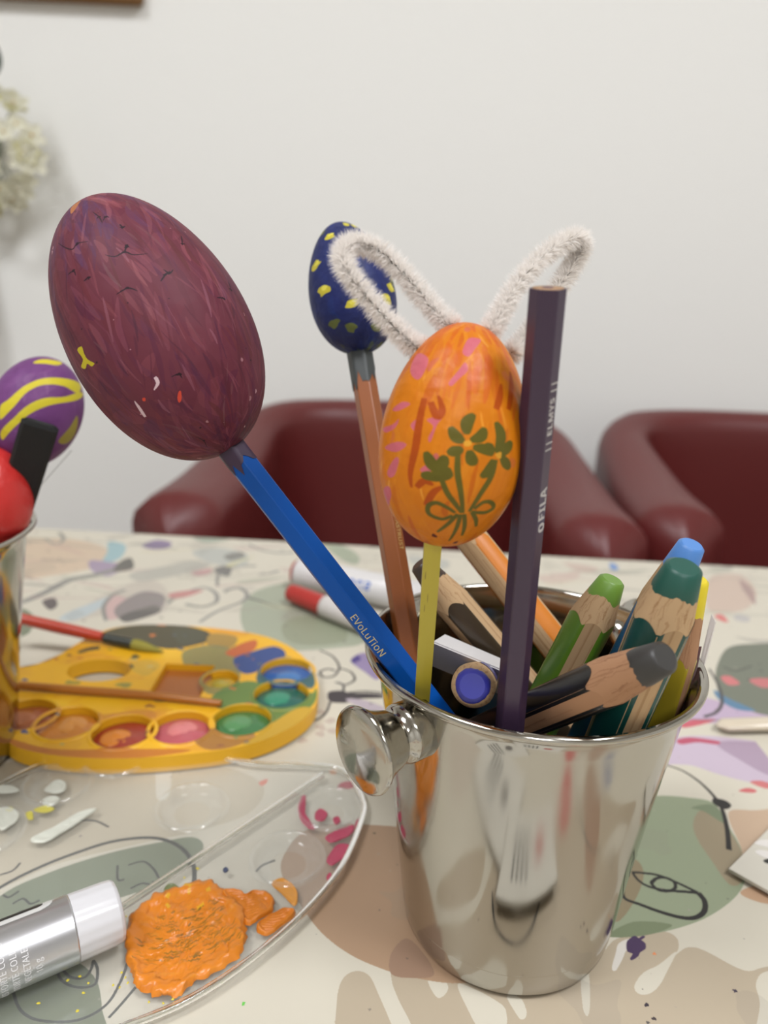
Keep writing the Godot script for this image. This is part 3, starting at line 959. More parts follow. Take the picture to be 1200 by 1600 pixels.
func egg_sticks() -> void:
	# --- purple egg on the blue pencil
	var c := Canvas.new(1400, 1024, 0, 0, 1000, 1000, ob(106, 48, 62))
	var wine := [ob(98, 38, 56), ob(118, 52, 62), ob(86, 34, 62), ob(130, 66, 78), ob(104, 42, 50), ob(92, 46, 76)]
	strokes(c, 260, wine, 34, 26, 38, 0, 1000, 0.5, 0.9)
	strokes(c, 700, wine, 64, 10, 31, 0, 1000, 0.45, 0.3)
	strokes(c, 160, [ob(84, 56, 98), ob(96, 62, 104)], 70, 13, 32, 640, 1000, 0.4)
	strokes(c, 170, [ob(172, 104, 108), ob(160, 96, 108), ob(176, 112, 112)], 54, 9, 33, 380, 960, 0.3, 0.3)
	strokes(c, 200, [ob(88, 36, 50), ob(76, 34, 58), ob(94, 44, 46)], 70, 8, 34, 0, 640, 0.5)
	strokes(c, 260, [ob(150, 96, 112), ob(120, 84, 88), ob(70, 34, 52)], 40, 4, 35, 0, 1000, 0.5, 0.4)
	strokes(c, 420, [ob(136, 72, 84), ob(88, 36, 52), ob(122, 62, 82)], 30, 3, 39, 0, 1000, 0.6, 0.5)
	strokes(c, 34, [ob(206, 160, 168), ob(214, 176, 180)], 6, 4, 36, 60, 900, 0.8)
	for s in [[439.7, 322.2, 453.4, 330.6, 455.7, 344.4], [393.1, 327.8, 390, 308.3, 384.7, 286.1]]:
		c.line(P(s), 2, 6, ob(218, 190, 196), 3)
	c.blob(P([467.9, 280.6, 477.1, 291.7, 480.9, 288.9, 472.5, 272.2, 464.9, 269.4]), ob(214, 76, 56))
	c.blob(P([410.6, 322.2, 416, 319.4, 412.2, 313.9, 407.6, 316.7]), ob(214, 76, 56))
	c.blob(P([349.5, 488.9, 365.6, 486.1, 362.5, 472.2, 362.5, 458.3, 371.7, 441.7, 361.7, 441.7, 354.9, 452.8, 341.9, 450, 332.7, 461.1, 351, 466.7]), ob(204, 188, 40))
	c.blob(P([434.3, 861.1, 477.1, 872.2, 464.1, 825, 439.7, 802.8]), ob(176, 110, 70))
	rng.seed = 37
	for i in 60:
		c.dot(Vector2(rng.randf_range(0, 1000), rng.randf_range(120, 940)), rng.randf_range(1.0, 3.0), ob(52, 24, 36) if rng.randf() < 0.7 else ob(190, 140, 150), rng, 0.5)
	for s in [[500, 752.8, 506.9, 722.2, 506.1, 697.2], [508.4, 702.8, 519.9, 713.9, 525.2, 705.6], [483.2, 613.9, 496.2, 600, 514.5, 600, 525.2, 586.1, 546.6, 577.8], [514.5, 600, 521.4, 611.1], [534.4, 675, 535.1, 663.9], [388.5, 730.6, 425.1, 677.8, 442.7, 680.6, 466.4, 666.7], [401.5, 627.8, 416.7, 625, 418.3, 611.1], [429, 588.9, 440.4, 588.9], [469.4, 525, 490.1, 525, 501.5, 511.1], [555, 533.3, 561.1, 522.2, 570.3, 527.8], [540.5, 511.1, 554.2, 522.2], [632.9, 611.1, 619.2, 586.1], [619.9, 450, 633.7, 447.2], [678, 491.7, 669.6, 469.4], [437.4, 163.9, 446.5, 136.1, 429, 105.6], [480.1, 327.8, 493.9, 325, 495.4, 313.9]]:
		c.line(P(s), 1.0, 0.6, ob(44, 20, 32), 2.4)
		c.dot(P(s)[P(s).size() / 2], 4.2, ob(40, 18, 28), rng, 0.5, 0.8)
	var b := up(Vector3(-0.04083, 0.14618, -0.18614))
	var t := up(Vector3(-0.07826, 0.20549, -0.20361))
	var pb := up(Vector3(0.05710, 0.03090, -0.16570))
	var pt := up(Vector3(-0.03850, 0.14490, -0.18820))
	var e := thing("egg_on_pencil", "large purple painted foam egg stuck on a blue pencil", "painted egg", pb, "painted eggs on sticks")
	part("egg", egg_mesh(b.distance_to(t), 0.02298, 0.068), egg_material(c, 0.55), e, Transform3D(aim(b, t), b - pb))
	var hold := Transform3D(aim(pb, pt, deg_to_rad(-24)), Vector3.ZERO)
	var bar := hex_barrel(e, "pencil", pb.distance_to(pt) + 0.006, 0.0034, mat(ob(8, 80, 164), 0.34, 0.0, 0.34))
	bar.transform = hold
	smear(bar, pb.distance_to(pt) + 0.005, 0.011, 0.00347, ob(58, 36, 62), 41)
	facet_text(bar, "EVoLuTioN", 0.0020, pb.distance_to(pt) * 0.618, 0.0, -0.0004, 0.0034, false, mat(ob(206, 190, 140), 0.35))
	# --- dark blue egg on the orange-brown pencil
	c = Canvas.new(1024, 768, 0, 0, 1000, 1000, ob(38, 46, 100))
	strokes(c, 320, [ob(34, 44, 104), ob(44, 54, 116), ob(30, 38, 84), ob(46, 52, 92), ob(40, 60, 124)], 60, 22, 51, 0, 1000, 0.5, 0.4)
	strokes(c, 20, [ob(96, 104, 64), ob(84, 98, 70)], 20, 14, 52, 0, 160, 0.7, 0.4)
	for s in [[565.7, 811.1, 9, 4], [632.9, 797.2, 13, 5], [446.5, 719.4, 3, 3], [369.4, 580.6, 5, 9], [396.1, 441.7, 8, 10], [491.6, 333.3, 10, 8], [675.7, 416.7, 4, 20], [643.6, 352.8, 5, 8]]:
		var at: Vector2 = Vector2(s[0], s[1])
		c.dot(at, 30.0, ob(206, 192, 62), rng, 0.35, 0.8)
		c.dot(at + Vector2(6, 8), 16.0, ob(232, 220, 90), rng, 0.4, 0.7)
	for s in [[394.6, 275.0], [460.3, 213.9], [593.2, 202.8], [713.1, 463.9], [757.4, 108.3], [639.0, 33.3], [366.3, 794.4]]:
		c.dot(Vector2(s[0], s[1]), 32.0, ob(104, 112, 60), rng, 0.4, 0.8)
	b = up(Vector3(-0.00843, 0.16771, -0.24774))
	t = up(Vector3(-0.01915, 0.20788, -0.26582))
	pb = up(Vector3(0.02400, 0.01930, -0.17060))
	pt = up(Vector3(-0.00940, 0.16470, -0.24830))
	e = thing("egg_on_pencil", "small dark blue painted egg with yellow spots on an orange-brown pencil", "painted egg", pb, "painted eggs on sticks")
	part("egg", egg_mesh(b.distance_to(t), 0.01423, 0.168), egg_material(c, 0.5, 0.03), e, Transform3D(aim(b, t), b - pb))
	bar = hex_barrel(e, "pencil", pb.distance_to(pt) + 0.005, 0.0035, mat(ob(150, 84, 40), 0.34))
	bar.transform = Transform3D(aim(pb, pt, deg_to_rad(-8)), Vector3.ZERO)
	smear(bar, pb.distance_to(pt) + 0.0045, 0.014, 0.00357, ob(62, 66, 66), 61)
	facet_text(bar, "ASTRUST", 0.0017, pb.distance_to(pt) * 0.648, deg_to_rad(60), 0.0, 0.0035, false, mat(ob(206, 176, 112), 0.35))
	# --- orange rabbit egg with white chenille ears on the yellow stick
	c = Canvas.new(1400, 1024, 0, 0, 1000, 1000, ob(214, 122, 16))
	strokes(c, 420, [ob(220, 130, 16), ob(224, 136, 30), ob(208, 112, 14), ob(226, 144, 40)], 70, 12, 71, 0, 1000, 0.45, 0.3)
	strokes(c, 160, [ob(204, 84, 26), ob(208, 94, 34), ob(194, 82, 20), ob(216, 104, 44)], 70, 16, 72, 600, 1000, 0.55)
	strokes(c, 40, [ob(190, 82, 14), ob(180, 76, 10)], 60, 14, 73, 0, 600, 0.6, 0.1)
	strokes(c, 50, [ob(240, 162, 62), ob(240, 168, 84)], 36, 5, 74, 300, 1000, 0.8, 0.5)
	strokes(c, 20, [ob(206, 104, 118), ob(198, 96, 120)], 20, 26, 75, 100, 950, 0.7, 0.5)
	for s in [[471.7, 627.8, 487, 663.9, 502.3, 697.2, 511.5, 672.2, 493.1, 641.7, 480.1, 619.4], [490.1, 736.1, 504.6, 797.2, 549.7, 800, 528.3, 755.6, 509.2, 719.4], [341.9, 666.7, 333.5, 722.2, 395.3, 700, 400.7, 644.4, 383.9, 630.6], [334.2, 541.7, 366.3, 563.9, 392.3, 558.3, 361.7, 538.9], [299.9, 488.9, 349.5, 500, 368.6, 516.7, 361.7, 491.7, 326.6, 477.8], [405.3, 502.8, 420.6, 519.4, 432, 486.1, 420.6, 486.1], [441.2, 522.2, 472.5, 533.3, 464.1, 511.1, 456.5, 466.7, 450.3, 475, 457.2, 505.6], [329.7, 436.1, 376.2, 455.6, 403, 450, 375.5, 427.8], [341.9, 366.7, 373.2, 411.1, 385.4, 405.6, 372.4, 363.9, 351.8, 352.8], [289.9, 302.8, 341.1, 325, 342.6, 291.7, 290.7, 252.8], [440.4, 388.9, 457.2, 405.6, 464.1, 388.9, 451.1, 380.6]]:
		c.blob(P(s), ob(206, 104, 116))
	for s in [[424.4, 577.8, 425.1, 511.1, 425.1, 444.4, 417.5, 375, 420.6, 333.3], [441.2, 569.4, 461, 533.3, 469.4, 552.8, 454.9, 588.9], [434.3, 336.1, 451.9, 358.3, 472.5, 350], [457.2, 283.3, 474, 327.8, 492.4, 350], [584.8, 575, 594.7, 611.1, 600.8, 650], [619.9, 580.6, 638.3, 658.3, 645.1, 697.2]]:
		c.line(P(s), 14, 6, ob(178, 76, 12), 8)
	var leaf := ob(100, 92, 30)
	# flowers, stems and a bow
	for s in [[526, 497.2, 523.7, 527.8, 535.9, 552.8], [522.9, 477.8, 506.9, 486.1, 491.6, 511.1], [535.1, 483.3, 555, 497.2, 561.1, 522.2], [522.2, 461.1, 507.6, 450, 493.1, 441.7], [535.9, 458.3, 544.3, 433.3, 550.4, 419.4], [542, 466.7, 567.2, 466.7, 589.4, 455.6], [597.8, 461.1, 602.4, 508.3, 586.3, 541.7], [605.4, 455.6, 624.5, 480.6, 633.7, 500], [610, 455.6, 628.3, 438.9, 643.6, 425], [588.6, 461.1, 575.6, 472.2, 565.7, 480.6], [591.7, 444.4, 587.8, 413.9, 571, 391.7], [475.6, 388.9, 462.6, 411.1, 448.8, 438.9], [480.1, 388.9, 486.2, 413.9, 489.3, 436.1], [489.3, 383.3, 503.8, 394.4, 508.4, 397.2], [473.3, 380.6, 460.3, 375, 442.7, 375]]:
		c.line(P(s), 10, 9, leaf, 18)
	for s in [[487, 375, 505.3, 333.3, 528.3, 302.8, 550.4, 275], [514.5, 441.7, 519.9, 394.4, 534.4, 341.7, 553.5, 275], [597.8, 444.4, 595.5, 397.2, 581.7, 344.4, 568.8, 283.3], [529, 261.1, 503.1, 241.7, 467.2, 252.8, 463.3, 280.6, 482.4, 297.2, 512.2, 286.1, 533.6, 272.2], [575.6, 283.3, 616.1, 286.1, 637.5, 305.6, 619.9, 322.2, 597, 319.4, 579.4, 294.4], [541.2, 269.4, 521.4, 222.2, 493.1, 177.8], [548.1, 269.4, 553.5, 211.1, 555, 130.6], [558.1, 272.2, 576.4, 222.2, 590.9, 175], [575.6, 283.3, 598.5, 258.3, 616.9, 227.8]]:
		c.line(P(s), 11, 9, leaf, 4)
	c.blob(P([448.1, 375, 488.5, 394.4, 510.7, 383.3, 496.2, 366.7, 466.4, 361.1]), leaf)
	for s in [[530.6, 475.0], [603.9, 458.3]]:
		c.dot(Vector2(s[0], s[1]), 8, ob(224, 160, 50), rng, 0.3)
	for s in [[483.2, 152.8], [601.6, 122.2]]:
		c.dot(Vector2(s[0], s[1]), 12, ob(92, 28, 26), rng, 0.3)
	b = up(Vector3(0.01149, 0.13557, -0.14966))
	t = up(Vector3(0.01643, 0.18118, -0.15996))
	pb = up(Vector3(0.01260, 0.01970, -0.19360))
	pt = up(Vector3(0.01060, 0.13550, -0.15020))
	e = thing("rabbit_egg_on_stick", "orange painted egg with white fuzzy rabbit ears on a yellow stick", "painted egg", pb, "painted eggs on sticks")
	part("egg", egg_mesh(b.distance_to(t), 0.01527, 0.090), egg_material(c, 0.40, 0.025), e, Transform3D(aim(b, t), b - pb))
	var sc := Canvas.new(256, 512, 0, 0, 100, 100, ob(200, 182, 62))
	rng.seed = 81
	for i in 26:
		var y := rng.randf_range(40, 100)
		sc.line(PackedVector2Array([Vector2(50 + rng.randf_range(-1.5, 1.5), y), Vector2(50 + rng.randf_range(-1.5, 1.5), y + rng.randf_range(0.5, 3))]), 0.6, 1.6, ob(60, 52, 34))
	for i in 20:
		sc.dot(Vector2(rng.randf_range(0, 100), rng.randf_range(30, 100)), 1.0, ob(150, 130, 44), rng)
	var lo := PackedVector3Array()
	var hi := PackedVector3Array()
	for q in [[-1, 1], [0, 1.06], [1, 1], [1, -1], [-1, -1]]:
		lo.append(Vector3(q[0] * 0.00185, 0, q[1] * 0.0012))
		hi.append(Vector3(q[0] * 0.00185, pb.distance_to(pt) + 0.004, q[1] * 0.0012))
	part("stick", done(skin([lo, hi], true, 3, true)), tex(sc, 0.4), e, Transform3D(aim(pb, pt, deg_to_rad(4)), Vector3.ZERO))
	ear(e, [Vector3(0.00704, 0.17528, -0.15927), Vector3(0.00401, 0.17687, -0.15922), Vector3(-0.00083, 0.18120, -0.15997), Vector3(-0.00623, 0.18676, -0.16109), Vector3(-0.01014, 0.19171, -0.16255), Vector3(-0.01037, 0.19523, -0.16515), Vector3(-0.00727, 0.19647, -0.16707), Vector3(-0.00233, 0.19459, -0.16704), Vector3(0.00302, 0.18984, -0.16564), Vector3(0.00753, 0.18505, -0.16371), Vector3(0.01112, 0.18158, -0.16165), Vector3(0.01275, 0.18011, -0.16069)], pb, 91)
	ear(e, [Vector3(0.02057, 0.17911, -0.16040), Vector3(0.02245, 0.18249, -0.16243), Vector3(0.02555, 0.18752, -0.16600), Vector3(0.03080, 0.19385, -0.17099), Vector3(0.03659, 0.19826, -0.17542), Vector3(0.04099, 0.19992, -0.17799), Vector3(0.04244, 0.19788, -0.17948), Vector3(0.04030, 0.19334, -0.17814), Vector3(0.03603, 0.18734, -0.17429), Vector3(0.03168, 0.18098, -0.16929), Vector3(0.02795, 0.17672, -0.16490), Vector3(0.02576, 0.17520, -0.16237)], pb, 92)


func ear(parent: Node3D, pts: Array, org: Vector3, s: int) -> void:
	var p := PackedVector3Array()
	for q in pts:
		p.append(up(q) - org)
	var path := curve3(p, 10)
	var wire := part("ear", tube(path, [0.00042], 6).commit(), mat(ob(120, 116, 110), 0.35, 0.8), parent, Transform3D.IDENTITY, "white chenille rabbit ear")
	var m := tube(path, [0.00042], 6)
	wire.mesh = done(m)
	rng.seed = s
	var st := SurfaceTool.new()
	st.begin(Mesh.PRIMITIVE_TRIANGLES)
	st.set_smooth_group(-1)
	for i in 17000:
		var f := rng.randf() * (path.size() - 1.001)
		var k := int(f)
		var at := path[k].lerp(path[k + 1], f - k)
		var d := (path[k + 1] - path[k]).normalized()
		# two twisted rows of pile, so the wire shows as a dark line between them
		var turn := f * 1.2 + (PI if rng.randf() < 0.5 else 0.0) + rng.randfn(0.0, 0.62)
		var u := d.cross(Vector3(0.3, 0.5, 0.81)).normalized()
		var dir := (u * cos(turn) + d.cross(u) * sin(turn) + d * rng.randf_range(-0.35, 0.35)).normalized()
		var tip := at + dir * rng.randf_range(0.0022, 0.0037)
		var side := dir.cross(Vector3(rng.randfn(), rng.randfn(), rng.randfn())).normalized() * rng.randf_range(0.00007, 0.00016)
		for v in [at - side, tip, at + side]:
			st.add_vertex(v)
	var fm := mat(Color(0.98, 0.97, 0.96), 0.9, 0.0, 0.2)
	fm.backlight_enabled = true
	fm.backlight = Color(0.9, 0.88, 0.86)
	var fuzz := part("pile", done(st), fm, wire)
	fuzz.set_meta("kind", "stuff")


# ---------------------------------------------------------------- pencils standing in the bucket
func pencils() -> void:
	# dark violet hexagonal pencil in front
	var b := up(Vector3(0.03450, 0.00480, -0.16670))
	var t := up(Vector3(0.02860, 0.18850, -0.14340))
	var v := thing("hexagonal_pencil", "dark violet hexagonal pencil with silver lettering standing in front of the orange egg", "pencil", b)
	v.basis = aim(b, t, deg_to_rad(3))
	var l := b.distance_to(t)
	hex_barrel(v, "barrel", l, 0.0030, mat(ob(66, 48, 70), 0.30))
	part("wood_end", lathe([[0.0029, -0.0002], [0.0029, 0.00012], [0.0, 0.00012]], 24), mat(ob(176, 140, 106), 0.7), v, Transform3D(Basis.IDENTITY, Vector3(0, l, 0)))
	part("lead", lathe([[0.0011, 0.0], [0.0011, 0.00018], [0.0, 0.00018]], 16), mat(ob(70, 46, 76), 0.6), v, Transform3D(Basis.IDENTITY, Vector3(0, l, 0)))
	var silver := mat(ob(196, 190, 186), 0.4)
	var r60 := deg_to_rad(60)
	facet_text(v, "|| ELMYS ||", 0.0018, l - 0.0240, r60, 0.0, 0.0030, true, silver, true)
	facet_text(v, "FILA", 0.0025, l - 0.0425, r60, 0.0, 0.0030, true, silver, true)
	facet_text(v, "o", 0.0030, l - 0.0425 - 0.0052, r60, 0.0, 0.0030, true, silver, true)
	var brown := ob(70, 58, 44)
	thick_pencil("thick brown pencil leaning left, lead just behind the yellow stick", Vector3(0.07240, 0.04330, -0.19790), Vector3(0.01060, 0.11260, -0.20090), 0.0105, brown, ob(66, 50, 40), deg_to_rad(-8), {"cone": 0.0150, "lead": 0.0066, "end": 0.0030})
	thick_pencil("thick orange pencil leaning behind the orange egg", Vector3(0.07550, 0.06180, -0.19670), Vector3(0.01220, 0.12990, -0.23340), 0.0105, ob(214, 128, 44), ob(214, 128, 44), deg_to_rad(30), {"stripe": 4.6})
	thick_pencil("thick bright green pencil with bare wood stripes, leaning right", Vector3(0.02560, 0.00760, -0.19190), Vector3(0.05820, 0.11950, -0.17590), 0.0115, ob(104, 150, 46), ob(112, 152, 58), deg_to_rad(-46), {"cone": 0.0118, "lead": 0.0047, "end": 0.0032, "stripe": 5.4})
	thick_pencil("thick black pencil lying across the front with its blunt black lead", Vector3(0.01660, 0.04380, -0.20670), Vector3(0.05780, 0.11830, -0.13640), 0.0112, ob(30, 29, 29), ob(58, 56, 54), deg_to_rad(-36), {"wood": dark_wood, "cone": 0.0185, "lead": 0.0064, "end": 0.0034, "stripe": 5.6})
	thick_pencil("thick dark green pencil with the widest lead, in front of light blue", Vector3(0.05280, 0.00790, -0.18590), Vector3(0.06340, 0.13390, -0.14730), 0.0128, ob(22, 78, 72), ob(28, 84, 72), deg_to_rad(-26), {"cone": 0.0138, "lead": 0.0060, "end": 0.0038, "stripe": 5.8})
	thick_pencil("thick light blue pencil showing its lead above the dark green one", Vector3(0.04570, 0.00690, -0.19740), Vector3(0.07150, 0.13350, -0.16390), 0.0108, ob(58, 124, 178), ob(84, 138, 208), deg_to_rad(-30), {"cone": 0.0180, "lead": 0.0070, "end": 0.0030, "stripe": 5.6})
	thick_pencil("thick yellow pencil half hidden behind the dark green one", Vector3(0.07770, 0.07580, -0.18250), Vector3(0.07800, 0.12140, -0.17320), 0.0105, ob(192, 170, 48), ob(226, 204, 40), deg_to_rad(10), {"wood": dark_wood, "cone": 0.0230, "lead": 0.0100, "end": 0.0030, "stripe": 5.6})
	thick_pencil("thick blue pencil pointing its round blue lead at the viewer", Vector3(0.03050, 0.07650, -0.20030), Vector3(0.02180, 0.10060, -0.15330), 0.0108, ob(44, 50, 140), ob(44, 46, 140), 0.0, {"cone": 0.008, "lead": 0.0022, "end": 0.0036, "round": true})
	# paper slips tucked between the pencils
	var s := thing("paper_slip", "folded white paper slip tucked between yellow stick and violet pencil", "paper")
	slab(s, "sheet", [Vector3(0.01489, 0.09498, -0.18670), Vector3(0.01860, 0.09388, -0.19368), Vector3(0.03488, 0.08783, -0.19189), Vector3(0.03366, 0.08838, -0.18476)], mat(ob(208, 204, 202), 0.8))
	slab(s, "folded_side", [Vector3(0.01490, 0.09481, -0.18665), Vector3(0.03366, 0.08821, -0.18471), Vector3(0.03589, 0.07584, -0.19357), Vector3(0.01584, 0.08299, -0.19568)], mat(ob(208, 204, 202), 0.8))
	s = thing("paper_slip", "thin white card slip standing behind the yellow pencil", "paper")
	slab(s, "card", [Vector3(0.09428, 0.10220, -0.19613), Vector3(0.09455, 0.10096, -0.19368), Vector3(0.08691, 0.08170, -0.18175), Vector3(0.08606, 0.07891, -0.18301)], mat(ob(206, 198, 192), 0.7))
	slab(s, "maroon_print", [Vector3(0.08712, 0.09730, -0.18530), Vector3(0.08781, 0.09733, -0.18531), Vector3(0.08401, 0.08372, -0.17817), Vector3(0.08168, 0.08165, -0.17756)], mat(ob(74, 34, 34), 0.5))


func slab(parent: Node3D, called: String, q: Array, m: Material) -> void:
	var n: Vector3 = (q[1] - q[0]).cross(q[3] - q[0]).normalized() * 0.0002
	var lo := PackedVector3Array()
	var hi := PackedVector3Array()
	for p in q:
		lo.append(up(p) - n)
		hi.append(up(p) + n)
	part(called, done(skin([lo, hi], true, 3, true)), m, parent)


# ---------------------------------------------------------------- yellow palette with two brushes
func mm(p: PackedVector2Array) -> PackedVector2Array:
	var out := PackedVector2Array()
	for q in p:
		out.append(q / 1000.0)
	return out


func yellow_palette() -> void:
	var c := Canvas.new(1024, 1024, -200, -390, -10, -240, ob(226, 170, 30, 1.0))
	rng.seed = 101
	for i in 150:
		var tone: Color = [ob(228, 176, 34, 1.0), ob(212, 146, 40, 1.0), ob(220, 160, 44, 1.0), ob(232, 188, 50, 1.0), ob(206, 136, 44, 1.0)][rng.randi() % 5]
		tone.a = rng.randf_range(0.2, 0.6)
		c.dot(Vector2(rng.randf_range(-190, -25), rng.randf_range(-375, -250)), rng.randf_range(3, 12), tone, rng, 0.5, 0.6)
	for s in [[[-146.7, -358.9, -136.7, -369.3, -113.3, -373, -94.4, -367.3, -88.4, -356.2, -105.3, -344.6, -123.1, -348.9, -136.2, -348.5], ob(84, 78, 56), 1.0], [[-111.3, -365.9, -98, -367.8, -92.3, -355.9, -101.7, -349.2], ob(86, 84, 66), 1.0], [[-90.1, -363.8, -75.9, -361.1, -76.6, -348.4, -88.7, -350.3], ob(176, 140, 66), 1.0], [[-99.4, -340.8, -87, -350.4, -72.2, -343, -65.3, -311.2, -75.7, -301.8, -88, -315.6], ob(132, 132, 96), 0.8], [[-78, -342.5, -72.3, -353.1, -65.1, -358.2, -64, -347.9, -70.8, -338.9], ob(206, 104, 52), 1.0], [[-72.5, -336.1, -64.5, -345.1, -54, -351.7, -47.3, -342.2, -56.5, -326.8, -65, -322.3], ob(52, 76, 138), 1.0], [[-58, -317.8, -55.9, -330.7, -45.7, -339.6, -33.6, -329.2, -29.5, -313.9, -35.4, -307.6, -50.3, -307.6], ob(44, 92, 110), 0.9], [[-75, -299, -63.5, -314.4, -51, -312.3, -32.2, -304.9, -28.6, -311, -28.4, -296.9, -37.9, -281.6, -50.5, -274.9, -63.2, -283.9], ob(92, 128, 66), 0.9], [[-75.9, -268.5, -66.5, -273.8, -49.7, -270.2, -58.5, -261.5, -68.5, -260], ob(150, 100, 62), 0.7], [[-153.9, -288, -135.8, -285, -118, -282.2, -100.4, -287.5, -95.2, -279.7, -115.1, -274.4, -139.6, -269, -154.8, -272.7], ob(204, 128, 56), 0.6], [[-41.2, -285.4, -33.8, -293.8, -27.9, -291.5, -34.1, -277.9, -44.1, -268.7, -53.7, -263.6, -49.7, -270.2], ob(208, 164, 44), 1.0], [[-152.8, -263.5, -128.7, -256.1, -101.3, -257.9, -73.4, -258.8, -96.5, -251.4, -129.9, -247.6], ob(196, 110, 44), 0.8], [[-121.8, -325.6, -114.7, -332.7, -106.5, -326.7, -110.7, -316.3], ob(218, 176, 66), 0.8]]:
		var col: Color = s[1]
		col.a = s[2]
		c.blob(P(s[0]), col)
	for i in 70:
		var tone2: Color = [ob(120, 130, 70), ob(96, 104, 116), ob(206, 120, 60), ob(90, 96, 140), ob(214, 188, 110), ob(150, 90, 60)][rng.randi() % 6]
		c.dot(Vector2(rng.randf_range(-180, -35), rng.randf_range(-372, -258)), rng.randf_range(0.6, 2.2), tone2, rng, 0.5, 0.6)
	for s in [[-150.6, -336.7, -146.6, -341.2, -142.1, -343], [-122.5, -333.4, -120.3, -336.4], [-121.3, -324.3, -119.3, -325.7]]:
		c.line(P(s), 2, 4, ob(84, 84, 66), 1)
	c.dot(Vector2(-117.1, -307.4), 4.0, ob(160, 150, 66), rng, 0.4, 0.5)
	c.dot(Vector2(-141.9, -307.9), 4.0, ob(166, 150, 60), rng, 0.4, 0.4)
	var t := thing("palette", "yellow plastic paint palette with thumb hole, covered in dried paint", "palette", Vector3(0, TOP, 0))
	var m := tex(c, 0.4)
	m.uv1_triplanar = true
	m.uv1_world_triplanar = true
	m.uv1_triplanar_sharpness = 8.0
	m.uv1_scale = Vector3(1000.0 / 190.0, 0.0, 1000.0 / 150.0)
	m.uv1_offset = Vector3(200.0 / 190.0, -0.01, 390.0 / 150.0)
	var out_ := Canvas.smooth(mm(P([-27.2, -305.3, -29.7, -321.2, -39.8, -344.2, -58.9, -361.8, -84.6, -369.8, -120.2, -372.4, -139.8, -368.2, -150, -358.6, -155.1, -346.2, -159.4, -331.9, -166.9, -322, -174.6, -317.6, -169.2, -300.6, -158.5, -282.4, -154, -268, -145.4, -258.1, -132.5, -253.3, -113.9, -251.1, -91.9, -252.5, -65.6, -258.4, -48.9, -265.7, -36.7, -276.8, -28.9, -290.4])), true, 4)
	var body := CSGPolygon3D.new()
	body.name = "plate"
	var flat := PackedVector2Array()
	for p in out_:
		flat.append(Vector2(p.x, -p.y))
	body.polygon = flat
	body.depth = 0.007
	body.rotation_degrees.x = -90.0
	body.position = Vector3(0, 0.0080, 0)
	body.material = m
	t.add_child(body)
	var hole := func(at: Vector2, r: float, z: float, sy: float) -> void:
		var h := CSGCylinder3D.new()
		h.operation = CSGShape3D.OPERATION_SUBTRACTION
		h.radius = r
		h.height = 0.06
		h.sides = 32
		h.rotation_degrees.x = 90.0
		h.scale = Vector3(1, 1, sy)
		h.position = Vector3(at.x, -at.y, z + 0.03)
		h.material = m
		body.add_child(h)
	hole.call(mm(P([-133.8, -320.1]))[0], 0.0150, -0.03, 0.72)
	var wells := [[[-44.5, -326.4], 0.0126, ob(40, 90, 160)], [[-43.9, -304.1], 0.0126, ob(30, 96, 84)], [[-57.8, -281.8], 0.0126, ob(66, 124, 70)], [[-81.9, -274.2], 0.0126, ob(196, 96, 104)], [[-104.9, -269.9], 0.0126, ob(172, 62, 40)], [[-130, -274.4], 0.0126, ob(216, 136, 52)], [[-149.9, -279.5], 0.0126, ob(176, 96, 56)], [[-74.3, -315.4], 0.0085, ob(206, 164, 50)]]
	for w in wells:
		hole.call(mm(P(w[0]))[0], w[1], -0.0050, 1.0)
	# rectangular trough
	var tr := CSGBox3D.new()
	tr.operation = CSGShape3D.OPERATION_SUBTRACTION
	tr.size = Vector3(0.024, 0.030, 0.02)
	tr.position = Vector3(mm(P([-92.1, -314]))[0].x, -mm(P([-92.1, -314]))[0].y, 0.0055)
	tr.material = m
	body.add_child(tr)
	# paint lying in the wells: shallow uneven pools, with a twist of a second colour
	var second := [ob(70, 120, 180), ob(60, 140, 110), ob(96, 150, 96), ob(224, 132, 130), ob(232, 140, 50), ob(226, 152, 70), ob(190, 112, 66), ob(190, 170, 60)]
	for i in wells.size():
		var at: Vector2 = mm(P(wells[i][0]))[0]
		rng.seed = 120 + i
		part("paint", pool(wells[i][1] * 0.98, 0.0016, 120 + i), mat(wells[i][2], 0.22), t, Transform3D(Basis.IDENTITY, Vector3(at.x, 0.0046, at.y)))
		part("paint", pool(wells[i][1] * 0.5, 0.0012, 140 + i), mat(second[i], 0.25), t, Transform3D(Basis.IDENTITY, Vector3(at.x + rng.randf_range(-0.003, 0.003), 0.0058, at.y + rng.randf_range(-0.003, 0.003))))
	var q: Vector2 = mm(P([-92.1, -314]))[0]
	part("paint", box(Vector3(0.0236, 0.0012, 0.0296), Vector3(q.x, 0.0040, q.y)), mat(ob(184, 108, 44), 0.3), t)
	# raised rings round the wells
	for w in wells:
		var at: Vector2 = mm(P(w[0]))[0]
		part("well_rim", lathe([[w[1] - 0.0002, 0.0], [w[1], 0.0008], [w[1] + 0.0008, 0.0010], [w[1] + 0.0016, 0.0002]], 40), m, t, Transform3D(Basis.IDENTITY, Vector3(at.x, 0.0078, at.y)))
	# brushes lying across it
	brush("thin paintbrush with red handle and dark ferrule lying over the palette's edge", [Vector3(-0.19118, 0.02000, -0.35123), Vector3(-0.16611, 0.01500, -0.35024), Vector3(-0.14248, 0.01150, -0.34826)], [Vector3(-0.14067, 0.01150, -0.34693), Vector3(-0.12495, 0.01050, -0.34299)], [Vector3(-0.12495, 0.01050, -0.34299), Vector3(-0.10856, 0.00920, -0.33912)], ob(198, 70, 48), ob(64, 66, 60), ob(150, 140, 48), 0.0028)
